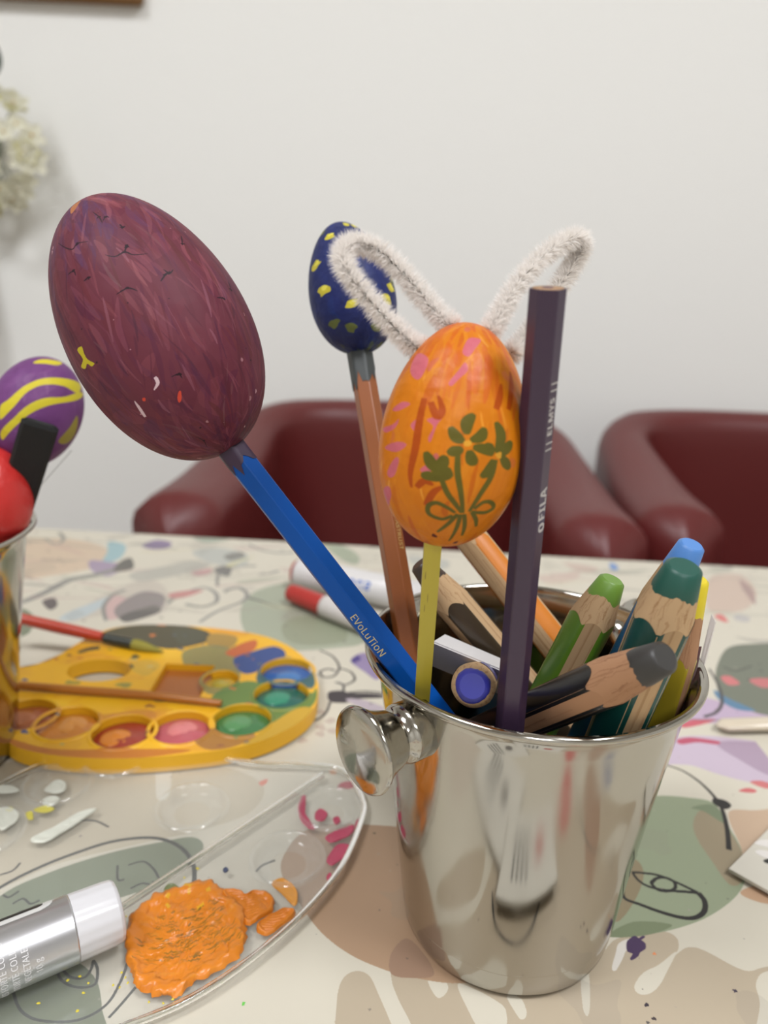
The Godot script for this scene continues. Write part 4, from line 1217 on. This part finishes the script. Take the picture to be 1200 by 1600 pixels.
	brush("thin paintbrush with yellow to brown handle lying flat on the yellow palette", [Vector3(-0.16989, 0.01050, -0.30019), Vector3(-0.13510, 0.01030, -0.29741), Vector3(-0.10280, 0.01020, -0.29548), Vector3(-0.06862, 0.01000, -0.29120)], [Vector3(-0.16989, 0.01050, -0.30019), Vector3(-0.18337, 0.01050, -0.30150)], [Vector3(-0.18337, 0.01050, -0.30150), Vector3(-0.19325, 0.01000, -0.30341)], ob(180, 112, 44), ob(150, 146, 140), ob(150, 90, 50), 0.0017)


func pool(r: float, h: float, s: int) -> ArrayMesh:
	rng.seed = s
	var n := FastNoiseLite.new()
	n.seed = s
	n.frequency = 90.0
	var rows := []
	for f in [1.0, 0.9, 0.7, 0.5, 0.3, 0.12, 0.01]:
		var row := PackedVector3Array()
		for j in 32:
			var a := TAU * j / 32.0
			var d: Vector3 = Vector3(sin(a), 0, cos(a)) * r * f
			row.append(d + Vector3(0, (0.3 * h + 0.7 * h * (1.0 - f * f)) * (1.0 + 0.8 * n.get_noise_2d(d.x, d.z)) if f < 1.0 else 0.0, 0))
		rows.append(row)
	return done(skin(rows, true, 2))


func brush(label: String, handle: Array, ferrule: Array, hair: Array, hc: Color, fc: Color, bc: Color, r: float) -> void:
	var t := thing("paintbrush", label, "paintbrush")
	var to := func(a: Array) -> PackedVector3Array:
		var p := PackedVector3Array()
		for q in a:
			p.append(up(q))
		return p
	var h := curve3(to.call(handle), 6)
	var rr := []
	for i in h.size():
		var f := float(i) / (h.size() - 1)
		rr.append(r * (0.55 + 0.55 * sin(PI * (0.2 + 0.6 * f))))
	part("handle", done(tube(h, rr, 12)), mat(hc, 0.3), t)
	part("ferrule", done(tube(to.call(ferrule), [r * 0.9, r * 1.0], 12)), mat(fc, 0.35, 0.4), t)
	part("bristles", done(tube(curve3(to.call(hair), 5), [r * 1.0, r * 1.1, r * 1.0, r * 0.7, r * 0.4, r * 0.15], 10)), mat(bc, 0.7), t)


# ---------------------------------------------------------------- clear plastic palette
func clear_palette() -> void:
	var t := thing("palette", "clear plastic paint palette with a thick pool of orange paint", "palette", Vector3(0, TOP, 0))
	var clear := mat(Color(0.93, 0.94, 0.92, 0.07), 0.09, 0.0, 0.3)
	clear.transparency = BaseMaterial3D.TRANSPARENCY_ALPHA
	var out_ := Canvas.smooth(mm(P([-4.1, -238.6, -4.1, -226.2, -10, -203.2, -20.4, -183.7, -33.1, -167.2, -46.3, -154.6, -60.2, -146.4, -80.2, -137.5, -101.8, -136.7, -128.7, -151.2, -149.2, -185, -149.4, -219.9, -140.9, -238.9, -132.1, -251.3, -117.1, -264.7, -100.7, -270.8, -81.2, -269.7, -66.8, -263, -47.6, -258.2, -29.6, -258.4, -12.7, -255.7])), true, 4)
	var st := SurfaceTool.new()
	st.begin(Mesh.PRIMITIVE_TRIANGLES)
	var pts := out_
	# the rolled rim: a low rounded kerb round the sheet
	part("sheet", plate(pts, 0.0021, 0.0030), clear, t)
	var p3 := PackedVector3Array()
	for p in pts:
		p3.append(Vector3(p.x, 0.0034, p.y))
	p3.append(p3[0])
	var glass := mat(Color(0.97, 0.98, 0.97, 0.0), 0.03)
	glass.refraction_enabled = true
	glass.refraction_scale = 0.05
	part("rim", done(tube(p3, [0.0011], 8, 0)), glass, t)
	var skirt := [PackedVector3Array(), PackedVector3Array()]
	for p in pts:
		skirt[0].append(Vector3(p.x, 0.0002, p.y) + Vector3(p.x + 0.07, 0, p.y + 0.2).normalized() * 0.0010)
		skirt[1].append(Vector3(p.x, 0.0030, p.y))
	part("skirt", done(skin(skirt)), clear, t)
	# straight rib dividing the wells from the mixing tray
	var a := mm(P([-20.3, -252.4]))[0]
	var b := mm(P([-81, -177]))[0]
	part("rib", done(tube(PackedVector3Array([Vector3(a.x, 0.0034, a.y), Vector3(b.x, 0.0034, b.y)]), [0.0012], 8)), glass, t)
	var bright := mat(Color(0.93, 0.94, 0.92, 0.08), 0.07)
	bright.transparency = BaseMaterial3D.TRANSPARENCY_ALPHA
	for w in [[[-103.7, -258.1], 0.0110], [[-66.3, -230.7], 0.0118], [[-16.2, -232.8], 0.0105], [[-27.9, -206.9], 0.0112], [[-120.2, -241.3], 0.0112], [[-132.9, -214.3], 0.0112]]:
		var at: Vector2 = mm(P(w[0]))[0]
		var r: float = w[1]
		part("well", lathe([[r * 0.55, 0.0006], [r * 0.86, 0.0008], [r * 0.95, 0.0016], [r, 0.0036], [r + 0.0006, 0.0044], [r + 0.0014, 0.0043], [r + 0.0020, 0.0030]], 40), bright, t, Transform3D(Basis.IDENTITY, Vector3(at.x, 0.0, at.y)))
	# paint on it
	var orange := mat(ob(226, 132, 34), 0.35)
	var c := Canvas.new(512, 512, 0, 0, 100, 100, ob(228, 134, 34))
	rng.seed = 200
	var pivot := Vector2(34, -14)                            # strokes are arcs round the point where the brush turned
	for i in 330:
		var dark := i >= 150
		var rad := rng.randf_range(46, 92) if dark else rng.randf_range(20, 120)
		var ang := rng.randf_range(0.75, 1.75) if dark else rng.randf_range(0.2, 2.4)
		var long := rng.randf_range(0.04, 0.16) if dark else rng.randf_range(0.08, 0.3)
		var tone: Color = [ob(150, 106, 30), ob(126, 96, 40), ob(176, 118, 36)][rng.randi() % 3] if dark else [ob(236, 146, 44), ob(216, 122, 30), ob(206, 124, 34), ob(232, 150, 52)][rng.randi() % 4]
		tone.a = rng.randf_range(0.35, 0.85) if dark else 0.5
		var arc := PackedVector2Array()
		for q in 4:
			arc.append(pivot + Vector2.from_angle(ang + long * q / 3.0) * (rad + 0.8 * q * rng.randf()))
		c.line(arc, 0.2, 0.2, tone, rng.randf_range(0.4, 1.3) if dark else rng.randf_range(1.0, 3.4))
	for i in 10:
		c.dot(Vector2(rng.randf_range(20, 60), rng.randf_range(6, 30)), 2.0, ob(232, 172, 40), rng, 0.5)
	part("paint", paint_blob(mm(P([-68.7, -167.7, -71.7, -175.4, -71, -182.5, -67.4, -188.5, -63.6, -190.5, -58.7, -193.3, -51.2, -196.1, -47.2, -192, -41.2, -187.7, -37.1, -180.5, -35.9, -172.5, -37.5, -167, -43.2, -161.8, -47.5, -158, -50.9, -155.1, -54.1, -154.2, -59, -155.6, -63.8, -158.5, -66.8, -163.2])), 0.0032, 201, 0.0030), tex(c, 0.33), t, Transform3D.IDENTITY, "thick ridged pool of orange paint")
	part("paint", paint_blob(mm(P([-47, -191, -41.7, -191.8, -38.9, -189.8, -36.1, -192.6, -30.9, -190.7, -29.6, -184.7, -34, -180.6, -36.8, -179.1, -40.1, -184])), 0.0022, 202, 0.0030), orange, t)
	part("paint", paint_blob(mm(P([-33.4, -179.2, -29.7, -182.8, -24.7, -185.9, -22.4, -184.1, -26.1, -179.1, -29.7, -175.7, -32.5, -176.5])), 0.0022, 203, 0.0030), orange, t)
	part("paint", paint_blob(mm(P([-31.7, -195.5, -29.2, -198.3, -25.4, -196.3, -22.6, -191.7, -22.8, -187, -25, -188.5, -27.9, -191.9])), 0.0010, 204, 0.0030), mat(ob(232, 160, 70), 0.35), t)
	var pink := mat(ob(196, 76, 104), 0.35)
	for s in [[-21.1, -229.8, -19, -232.7, -16.4, -230, -17.5, -226.5, -20.3, -226.4], [-14.4, -227.4, -12.6, -228.8, -11.5, -226.2, -13.2, -224.7], [-27.6, -232.9, -26.9, -239.5, -25.4, -238.9, -26.1, -232.3, -23.4, -225.5, -20.4, -222.3, -22.1, -221.6, -25.8, -226.1], [-6, -226.5, -3.8, -229.3, -3.2, -227.3, -5.8, -222.5], [-14.9, -206.4, -13.2, -212.5, -9.9, -215.2, -6.7, -214.1, -7, -210.4, -10.2, -207.3, -13.1, -204.8], [-16.3, -218, -11.7, -222.1, -6.8, -224.4, -7.5, -219.8, -13.5, -215.6], [-14.3, -199.6, -13.2, -201.3, -12.6, -199.1, -13.8, -198]]:
		rng.seed += 3
		part("paint", paint_blob(mm(P(s)), 0.0006, 210 + rng.randi() % 50, 0.0030), pink, t)
	var cream := mat(ob(222, 222, 208), 0.4)
	for s in [[-123.4, -237.6, -121.5, -243.1, -117, -241.8, -116.1, -237.3, -119.2, -235.7], [-121.5, -231.2, -118.6, -234.2, -115.3, -232.2, -117.6, -227.8], [-116.5, -211.4, -110.5, -218.7, -105, -226.4, -100.1, -228.1, -102.9, -222.5, -107.5, -215, -111.2, -210.4], [-135.7, -224, -132.6, -227, -126.4, -223.9, -126.1, -218.5, -129.2, -215.8], [-144.2, -236.1, -138.5, -239, -132.8, -237.1, -136.4, -234.7]]:
		rng.seed += 3
		part("paint", paint_blob(mm(P(s)), 0.0010, 260 + rng.randi() % 50, 0.0030), cream, t)
	var yellow := mat(ob(214, 202, 90), 0.4)
	for s in [[-122.4, -226.2, -119.3, -228.4, -115.1, -227.3, -117.8, -225], [-124.2, -224, -122.6, -225.5, -120.3, -221.5, -122.1, -221.4], [-132.7, -226.3, -130.7, -227.1, -129, -225.4, -131.1, -225]]:
		part("paint", paint_blob(mm(P(s)), 0.0008, 300, 0.0030), yellow, t)
	part("paint", paint_blob(mm(P([-65.3, -192.2, -63.5, -194.4, -60.5, -192.4, -61, -189.8, -63.7, -189.7])), 0.0008, 310, 0.0030), mat(ob(120, 128, 84), 0.4), t)
	part("paint", paint_blob(mm(P([-115.9, -261.7, -112.8, -267.2, -108, -265.7, -111.2, -262.9])), 0.0008, 311, 0.0030), mat(ob(92, 118, 140), 0.4), t)
	part("paint", paint_blob(mm(P([-48.5, -200.7, -47.7, -201.9, -46.6, -200.8, -47.4, -199.6])), 0.0008, 312, 0.0030), mat(ob(84, 92, 120), 0.4), t)
	# dry yellow crumbs
	var crumbs := SurfaceTool.new()
	crumbs.begin(Mesh.PRIMITIVE_TRIANGLES)
	rng.seed = 320
	for s in [[-81.7, -158.5], [-75.8, -157.8], [-76.0, -154.9], [-78.9, -159.8], [-66.9, -157.0], [-68.0, -161.5], [-68.3, -183.9], [-73.2, -180.7], [-65.2, -158.4], [-53.9, -152.8], [-57.8, -153.0], [-56.5, -200.9], [-60.0, -196.8], [-57.0, -201.1], [-75.6, -149.7], [-86.5, -151.4], [-66.4, -160.0], [-69.0, -157.5], [-51.6, -154.0]]:
		var at: Vector2 = Vector2(s[0], s[1]) / 1000.0
		var mid := Vector3(at.x, 0.0036, at.y)
		var ring_ := PackedVector3Array()
		for j in 5:
			var ang := TAU * j / 5.0
			ring_.append(mid + Vector3(sin(ang) * rng.randf_range(0.0002, 0.0007), -0.0005, cos(ang) * rng.randf_range(0.0002, 0.0006)))
		for j in 5:
			for v in [mid, ring_[(j + 1) % 5], ring_[j]]:
				crumbs.add_vertex(v)
	var cr := part("paint_crumbs", done(crumbs), mat(ob(220, 200, 60), 0.6), t)
	cr.set_meta("kind", "stuff")


func paint_blob(outline: PackedVector2Array, h: float, s: int, y0: float) -> ArrayMesh:
	var pts := Canvas.smooth(outline, true, 6)
	if Geometry2D.is_polygon_clockwise(pts):
		pts.reverse()
	var mid := Vector2.ZERO
	var frame := Rect2(pts[0], Vector2.ZERO)
	for p in pts:
		mid += p / pts.size()
		frame = frame.expand(p)
	var n := FastNoiseLite.new()
	n.seed = s
	n.frequency = 150.0
	n.fractal_octaves = 3
	var swirl := mid + Vector2(-0.006, -0.022)              # the brush was pulled round this point
	var rows := []
	var levels := 26
	for i in levels + 1:
		var f := 1.0 - float(i) / levels * 0.985
		var row := PackedVector3Array()
		for j in pts.size():
			var p := mid + (pts[pts.size() - 1 - j] - mid) * f
			p += (p - mid) * 0.10 * n.get_noise_2d(p.x * 1.5, p.y * 1.5)
			var lip := exp(-pow((f - 0.88) / 0.08, 2.0))
			var comb := sin((p - swirl).length() * 6500.0 + 5.0 * n.get_noise_2d(p.x * 0.4, p.y * 0.4))
			var y := h * (0.34 + 0.30 * lip + 0.09 * comb * (1.0 - lip) + 0.30 * n.get_noise_2d(p.x, p.y))
			row.append(Vector3(p.x, y0 + (maxf(y, h * 0.10) if i > 0 else 0.0), p.y))
		rows.append(row)
	return done(skin(rows, true, 2, false, [], null, frame))


# ---------------------------------------------------------------- glue stick
func glue_stick() -> void:
	var a := up(Vector3(-0.09805, 0.01250, -0.15620))
	var b := up(Vector3(-0.07241, 0.01250, -0.17378))
	var t := thing("glue_stick", "silver glue stick with white cap lying on the clear palette", "glue stick", a)
	var l := a.distance_to(b)
	var y := (b - a).normalized()
	var x := y.cross(Vector3.UP).normalized()
	t.basis = Basis(x, y, x.cross(y))
	# local frame: y along the stick to the cap, z up (away from the table) or down
	var zs := signf(t.basis.z.y)
	var r := 0.0092
	var foil := mat(Color(0.80, 0.80, 0.81), 0.30, 0.9)
	part("tube", lathe([[0.0, -0.072], [r * 0.96, -0.072], [r, -0.0712], [r, l - 0.0130], [r * 0.985, l - 0.0126], [r * 0.9, l - 0.0126]], 64, [2, 3]), foil, t)
	# cap: slightly tapered, with shallow flats round it
	var rows := []
	for lv in [[0.965, -0.0128], [0.985, -0.0124], [0.965, -0.0030], [0.945, -0.0012], [0.90, -0.0003], [0.80, 0.0]]:
		var row := PackedVector3Array()
		for j in 72:
			var ang := TAU * j / 72.0
			var flute := 1.0 - 0.018 * pow(absf(sin(ang * 9.0)), 3.0)
			row.append(Vector3(sin(ang) * r * lv[0] * flute, l + lv[1], cos(ang) * r * lv[0] * flute))
		rows.append(row)
	part("cap", done(skin(rows, true, 3, false, [1, 3])), mat(ob(224, 222, 224), 0.22), t)
	# printed label: white tongue with a black band, wrapped round the far upper side
	var tongue := func(a0: float, a1: float, y0: float, y1: float, lift: float, m: Material, called: String) -> void:
		var rws := []
		for i in 13:
			var f := i / 12.0
			var row := PackedVector3Array()
			for j in 9:
				var g := j / 8.0 * 2.0 - 1.0
				var end := y1 - 0.5 * (a1 - a0) * r * (1.0 - sqrt(1.0 - g * g))
				var ang := lerpf(a0, a1, j / 8.0)
				row.append(Vector3(sin(ang) * (r + lift), lerpf(y0, end, f), cos(ang) * (r + lift)))
			rws.append(row)
		part(called, done(skin(rws, false)), m, t)
	var topa := 0.0 if zs > 0 else PI
	var s := -1.0 if x.z > 0 else 1.0                       # towards the far side
	var far0 := topa + s * 0.12
	tongue.call(minf(far0, far0 + s * 0.75), maxf(far0, far0 + s * 0.75), -0.070, l - 0.0165, 0.00004, mat(ob(222, 220, 216), 0.4), "label")
	tongue.call(minf(far0 + s * 0.22, far0 + s * 0.52), maxf(far0 + s * 0.22, far0 + s * 0.52), -0.070, l - 0.0190, 0.00008, mat(ob(34, 32, 34), 0.4), "label_band")
	# text running round the tube
	var print_ := mat(ob(244, 242, 242), 0.6)
	var k := 0
	for line in ["TRES FORTE COLLE", "FORTE COLLE", "VEGETALE", "10 g"]:
		var along: float = l - [0.0313, 0.0285, 0.0257, 0.0228][k]
		var start: float = topa - s * [1.45, 1.35, 1.35, 1.45][k]
		var hue := ob(128, 124, 124)
		part("lettering", bend(lettering(line, 0.0016), func(v: Vector3) -> Vector3:
			var ang := start + s * v.x / r
			return Vector3(sin(ang) * (r + 0.00005 + v.z), along - v.y, cos(ang) * (r + 0.00005 + v.z))), print_, t)
		k += 1


# ---------------------------------------------------------------- felt pens, cards
func felt_pen(label: String, a: Vector3, b: Vector3, r: float, cap: Color, body: Color, tail: Color, cap_len: float) -> Node3D:
	a = up(a)
	b = up(b)
	var t := thing("felt_pen", label, "felt pen", a, "felt pens behind the bucket")
	var y := (b - a).normalized()
	var x := y.cross(Vector3.UP).normalized()
	t.basis = Basis(x, y, x.cross(y))
	var l := a.distance_to(b)
	part("cap", lathe([[0.0, 0.0], [r * 0.55, 0.0], [r * 0.78, 0.001], [r * 0.82, 0.004], [r * 0.9, cap_len], [r * 0.6, cap_len]], 28, [4]), mat(cap, 0.35), t)
	part("body", lathe([[r * 0.6, cap_len], [r * 0.98, cap_len], [r, cap_len + 0.002], [r, l - 0.008], [r * 0.98, l - 0.008]], 28), mat(body, 0.35), t)
	part("end_plug", lathe([[r * 0.95, l - 0.008], [r * 0.95, l - 0.001], [r * 0.85, l], [0.0, l]], 28), mat(tail, 0.35), t)
	return t


func markers_and_cards() -> void:
	felt_pen("white felt pen with red cap pointing left behind the steel bucket", Vector3(-0.05628, 0.00700, -0.42735), Vector3(0.03695, 0.00700, -0.35180), 0.0068, ob(186, 52, 46), ob(214, 208, 204), ob(120, 100, 130), 0.030)
	var p := felt_pen("fat white felt pen with blue lettering and red cap, farthest on the table", Vector3(-0.05697, 0.01000, -0.45474), Vector3(0.05042, 0.01000, -0.40585), 0.0100, ob(196, 90, 84), ob(220, 216, 214), ob(80, 138, 206), 0.004)
	var ink := mat(ob(70, 110, 190), 0.5)
	var zs := signf(p.basis.z.y)
	part("lettering", bend(lettering("Clous", 0.0068, true), func(v: Vector3) -> Vector3:
		var ang := 1.15 + v.y / 0.0100
		return Vector3(sin(ang) * (0.01003 + v.z), 0.047 + v.x, cos(ang) * (0.01003 + v.z))), ink, p)
	# white card at the right edge
	var t := thing("printed_card", "off-white printed card corner at the right edge of the table", "card", Vector3(0, TOP, 0))
	part("card", plate(mm(P([121.9, -210.4, 145.5, -231.2, 173.2, -255.6, 182.5, -222.7, 144, -188.4, 130.9, -201])), 0.0016, 0.0028), mat(ob(214, 208, 194), 0.5), t)
	for s in [[136.7, -223.5, 140.8, -225.3, 145.8, -224.6, 144.1, -221.3, 139.2, -222], [134.8, -218.9, 137.8, -220, 142.5, -218.1, 141, -214.9, 136.6, -216.5]]:
		part("print", plate(Canvas.smooth(mm(P(s)), true, 4), 0.0028, 0.00286), mat(ob(232, 226, 220), 0.5), t)
	part("print", plate(Canvas.smooth(mm(P([135.7, -214.7, 137.8, -215.7, 140.6, -215.5, 138.8, -213.6, 136.5, -213.5])), true, 4), 0.0028, 0.00288), mat(ob(40, 40, 38), 0.5), t)
	# cream plastic knife lying at the right
	t = thing("plastic_spatula", "cream plastic modelling stick lying on violet paint at right", "spatula", Vector3(0, TOP, 0))
	var a := mm(P([155, -299.5]))[0]
	var b := mm(P([198.9, -304]))[0]
	var pts := PackedVector3Array([Vector3(a.x, 0.0020, a.y), Vector3(lerpf(a.x, b.x, 0.08), 0.0026, a.y), Vector3(b.x, 0.0030, b.y), Vector3(b.x + 0.05, 0.0030, b.y - 0.002)])
	var st := tube(pts, [0.0012, 0.0042, 0.0046, 0.0046], 16)
	part("blade", done(st), mat(ob(216, 202, 180), 0.2), t, Transform3D(Basis.from_scale(Vector3(1, 0.55, 1)), Vector3(0, 0.0022, 0)))


# ---------------------------------------------------------------- what stands in the left bucket
func left_bucket_things() -> void:
	var c := Canvas.new(768, 512, 0, 0, 1000, 1000, ob(116, 66, 122))
	strokes(c, 300, [ob(112, 60, 120), ob(128, 76, 132), ob(104, 58, 108), ob(140, 92, 140)], 60, 20, 401, 0, 1000, 0.5, 0.4)
	for s in [[[386.9, 372.2, 424.4, 455.6, 448.8, 558.3, 490.1, 630.6, 559.6, 672.2, 636.7, 675, 691.7, 755.6, 590.1, 741.7, 492.4, 683.3, 436.6, 600, 399.2, 494.4, 374, 444.4], 1], [[392.3, 300, 433.5, 394.4, 466.4, 488.9, 506.9, 558.3, 568.8, 608.3, 647.4, 686.1, 702.4, 694.4, 630.6, 625, 542, 544.4, 487, 458.3, 449.6, 358.3, 405.3, 258.3], 1], [[393.1, 755.6, 416.7, 838.9, 558.8, 908.3, 518.3, 825, 455.7, 788.9], 1], [[623, 372.2, 638.3, 469.4, 657.4, 547.2, 698.6, 447.2, 673.4, 377.8], 0]]:
		c.blob(P(s[0]), ob(212, 196, 50) if s[1] else ob(160, 146, 60))
	var b := up(Vector3(-0.14074, 0.11883, -0.27504))
	var t := up(Vector3(-0.12890, 0.15699, -0.29253))
	var pb := up(Vector3(-0.160, 0.010, -0.262))
	var e := thing("egg_on_stick", "small purple painted egg with yellow bands, upper left", "painted egg", pb, "painted eggs on sticks")
	part("egg", egg_mesh(b.distance_to(t), 0.01648, 0.000), egg_material(c, 0.5), e, Transform3D(aim(b, t), b - pb))
	part("stick", done(tube(PackedVector3Array([Vector3.ZERO, b + (t - b) * 0.1 - pb]), [0.002], 12)), mat(ob(206, 190, 90), 0.5), e)
	# red egg resting in the mouth of the bucket
	var rb := up(Vector3(-0.14839, 0.08904, -0.26105))
	var rt := up(Vector3(-0.14392, 0.12713, -0.26810))
	e = thing("egg_on_stick", "glossy red painted egg in the bucket at the left edge", "painted egg", rb, "painted eggs on sticks")
	e.basis = aim(rb, rt)
	part("egg", egg_mesh(rb.distance_to(rt), 0.0150, 0.10), bumpy(mat(ob(206, 50, 46), 0.34), 0.02, 0.02, Vector3(3, 2, 1), 4), e)
	part("stick", done(tube(PackedVector3Array([Vector3(0, 0.004, 0), e.basis.inverse() * (up(Vector3(-0.176, 0.006, -0.262)) - rb)]), [0.0018], 12)), mat(ob(206, 190, 90), 0.5), e)
	# black flat handle
	var h0 := up(Vector3(-0.14516, 0.09384, -0.27393))
	var h1 := up(Vector3(-0.12267, 0.13815, -0.26092))
	e = thing("foam_brush", "black flat foam brush sticking up in front of the striped egg", "brush", h0)
	e.basis = aim(h0, h1)
	var hl := h0.distance_to(h1)
	part("foam", box(Vector3(0.0126, hl, 0.004), Vector3(0, hl / 2.0, 0), 0.0012), bumpy(mat(ob(34, 34, 34), 0.85), 0.1, 0.02, Vector3(6, 6, 1)), e)
	part("handle", done(tube(PackedVector3Array([Vector3(0, 0.002, 0), Vector3(0, -0.052, 0)]), [0.0022], 12)), mat(ob(190, 150, 110), 0.5), e)
	# a fine wire
	var w := thing("wire", "hair-thin wire slanting beside the striped purple egg", "wire")
	part("strand", done(tube(PackedVector3Array([up(Vector3(-0.12028, 0.12439, -0.27876)), up(Vector3(-0.12940, 0.11395, -0.27673)), up(Vector3(-0.13812, 0.10420, -0.27386)), up(Vector3(-0.14704, 0.09350, -0.27071)), up(Vector3(-0.165, 0.045, -0.262))]), [0.00012], 5)), mat(ob(150, 148, 140), 0.4), w)


# ---------------------------------------------------------------- on the wall
func wall_things() -> void:
	var z := -1.31
	var t := thing("picture_frame", "gilt wooden picture frame hanging at the top left of the wall", "picture frame", Vector3(-0.395, TOP + 0.592, z))
	var gilt := make_wood(ob(150, 112, 70), ob(90, 60, 34), 61)
	var w := 0.62
	var h := 0.46
	var rail := 0.035
	part("rail", box(Vector3(w, rail, 0.024), Vector3(-w / 2.0, rail / 2.0, 0.012), 0.004), gilt, t)
	part("rail", box(Vector3(w, rail, 0.024), Vector3(-w / 2.0, h - rail / 2.0, 0.012), 0.004), gilt, t)
	part("rail", box(Vector3(rail, h - 2.0 * rail, 0.024), Vector3(-rail / 2.0, h / 2.0, 0.012), 0.004), gilt, t)
	part("rail", box(Vector3(rail, h - 2.0 * rail, 0.024), Vector3(-w + rail / 2.0, h / 2.0, 0.012), 0.004), gilt, t)
	part("canvas", box(Vector3(w - 2.0 * rail, h - 2.0 * rail, 0.008), Vector3(-w / 2.0, h / 2.0, 0.006)), mat(ob(190, 176, 150), 0.8), t)
	t.rotation.z = deg_to_rad(-0.4)
	# white blossom spray in a small wall vase just out of the picture
	var f := thing("flower_spray", "white and cream blossoms with a dark green leaf by the wall", "flowers", Vector3(-0.5633, 1.1426, -1.2400))
	var petal := mat(ob(246, 242, 222), 0.7)
	petal.backlight_enabled = true
	petal.backlight = Color(0.7, 0.7, 0.62)
	var cream := mat(ob(236, 230, 168), 0.7)
	var eye_ := mat(ob(212, 168, 50), 0.6)
	rng.seed = 501
	var pm := []
	for kind in 2:
		var st := SurfaceTool.new()
		st.begin(Mesh.PRIMITIVE_TRIANGLES)
		for k in 5:
			var rows := []
			for i in 6:
				var g := i / 5.0
				var row := PackedVector3Array()
				for j in 5:
					var u := j / 4.0 * 2.0 - 1.0
					var wide := 0.0085 * sin(PI * (0.12 + 0.80 * g))
					var v := Vector3(u * wide, 0.003 + 0.006 * g * g * (1.0 if kind else 0.3) + 0.002 * u * u, 0.003 + 0.020 * g)
					row.append(v.rotated(Vector3.UP, TAU * k / 5.0))
				rows.append(row)
			skin(rows, false, 0, false, [], st)
		pm.append(done(st))
	var stem := mat(ob(96, 110, 70), 0.6)
	var hub := Vector3(-0.052, -0.02, 0.0)
	for i in 46:
		var d := Vector3(rng.randfn(), rng.randfn(), absf(rng.randfn()) * 0.8 + 0.1).normalized()
		var at := hub + d * Vector3(0.066, 0.082, 0.040)
		var nrm := (d + Vector3(0, 0.1, 0.5)).normalized()
		var bas := Basis(Quaternion(Vector3.UP, nrm)) * Basis(Vector3.UP, rng.randf() * TAU)
		var bl := part("blossom", pm[i % 2], petal if rng.randf() < 0.7 else cream, f, Transform3D(bas.scaled(Vector3.ONE * rng.randf_range(0.65, 1.0)), at))
		part("eye", lathe([[0.0, 0.001], [0.0030, 0.002], [0.0026, 0.0045], [0.0, 0.0055]], 12), eye_, bl)
		if i % 3 == 0:
			part("stem", done(tube(PackedVector3Array([at, hub * 0.6 + at * 0.4, hub + Vector3(-0.03, -0.09, -0.02)]), [0.0011], 6)), stem, f)
	var lrows := []
	for i in 9:
		var g := i / 8.0
		var row := PackedVector3Array()
		for j in 7:
			var u := j / 6.0 * 2.0 - 1.0
			row.append(Vector3(-0.034 + u * 0.019 * sin(PI * pow(g, 0.8)) + 0.012 * g, 0.062 + 0.062 * g, 0.030 + 0.010 * absf(u) - 0.01 * g))
		lrows.append(row)
	part("leaf", done(skin(lrows, false)), mat(ob(58, 76, 58), 0.5), f)
	part("stem", done(tube(PackedVector3Array([Vector3(-0.038, 0.066, 0.03), Vector3(-0.06, 0.0, 0.0), hub + Vector3(-0.03, -0.09, -0.02)]), [0.0014], 6)), stem, f)
	part("wall_vase", lathe([[0.0, -0.30], [0.018, -0.30], [0.024, -0.27], [0.020, -0.20], [0.014, -0.13], [0.018, -0.105], [0.016, -0.105], [0.012, -0.13]], 32), mat(ob(206, 200, 190), 0.3), f, Transform3D(Basis.IDENTITY, Vector3(-0.125, 0, -0.02)))


# ---------------------------------------------------------------- things in front of the picture that the bucket mirrors
func out_of_frame() -> void:
	var card := mat(ob(222, 218, 208), 0.5)
	for a in [[Vector3(0.003, TOP + 0.0004, -0.104), Vector2(0.050, 0.036), 12.0, "white printed card with dark stripes and a grey spot, lying in front of the bucket"], [Vector3(0.043, TOP + 0.0034, -0.120), Vector2(0.042, 0.030), -8.0, "white printed card with dark stripes and a red spot, nearest the bucket"]]:
		var t := thing("printed_card", a[3], "card", a[0], "printed cards at the front of the table")
		t.rotation_degrees.y = a[2]
		part("card", box(Vector3(a[1].x, 0.0026, a[1].y), Vector3(0, 0.0013, 0), 0.0004), card, t)
		for k in 4:
			part("print", box(Vector3(0.0014, 0.00006, a[1].y * 0.55), Vector3(-0.012 + 0.0034 * k, 0.00262, 0.0)), mat(ob(84, 82, 80), 0.5), t)
		part("print", lathe([[0.0, 0.0], [0.0040, 0.0], [0.0040, 0.00006], [0.0, 0.00006]], 24), mat(ob(196, 60, 56) if a[1].x < 0.045 else ob(96, 90, 88), 0.5), t, Transform3D(Basis.IDENTITY, Vector3(0.008, 0.0026, 0.002)))
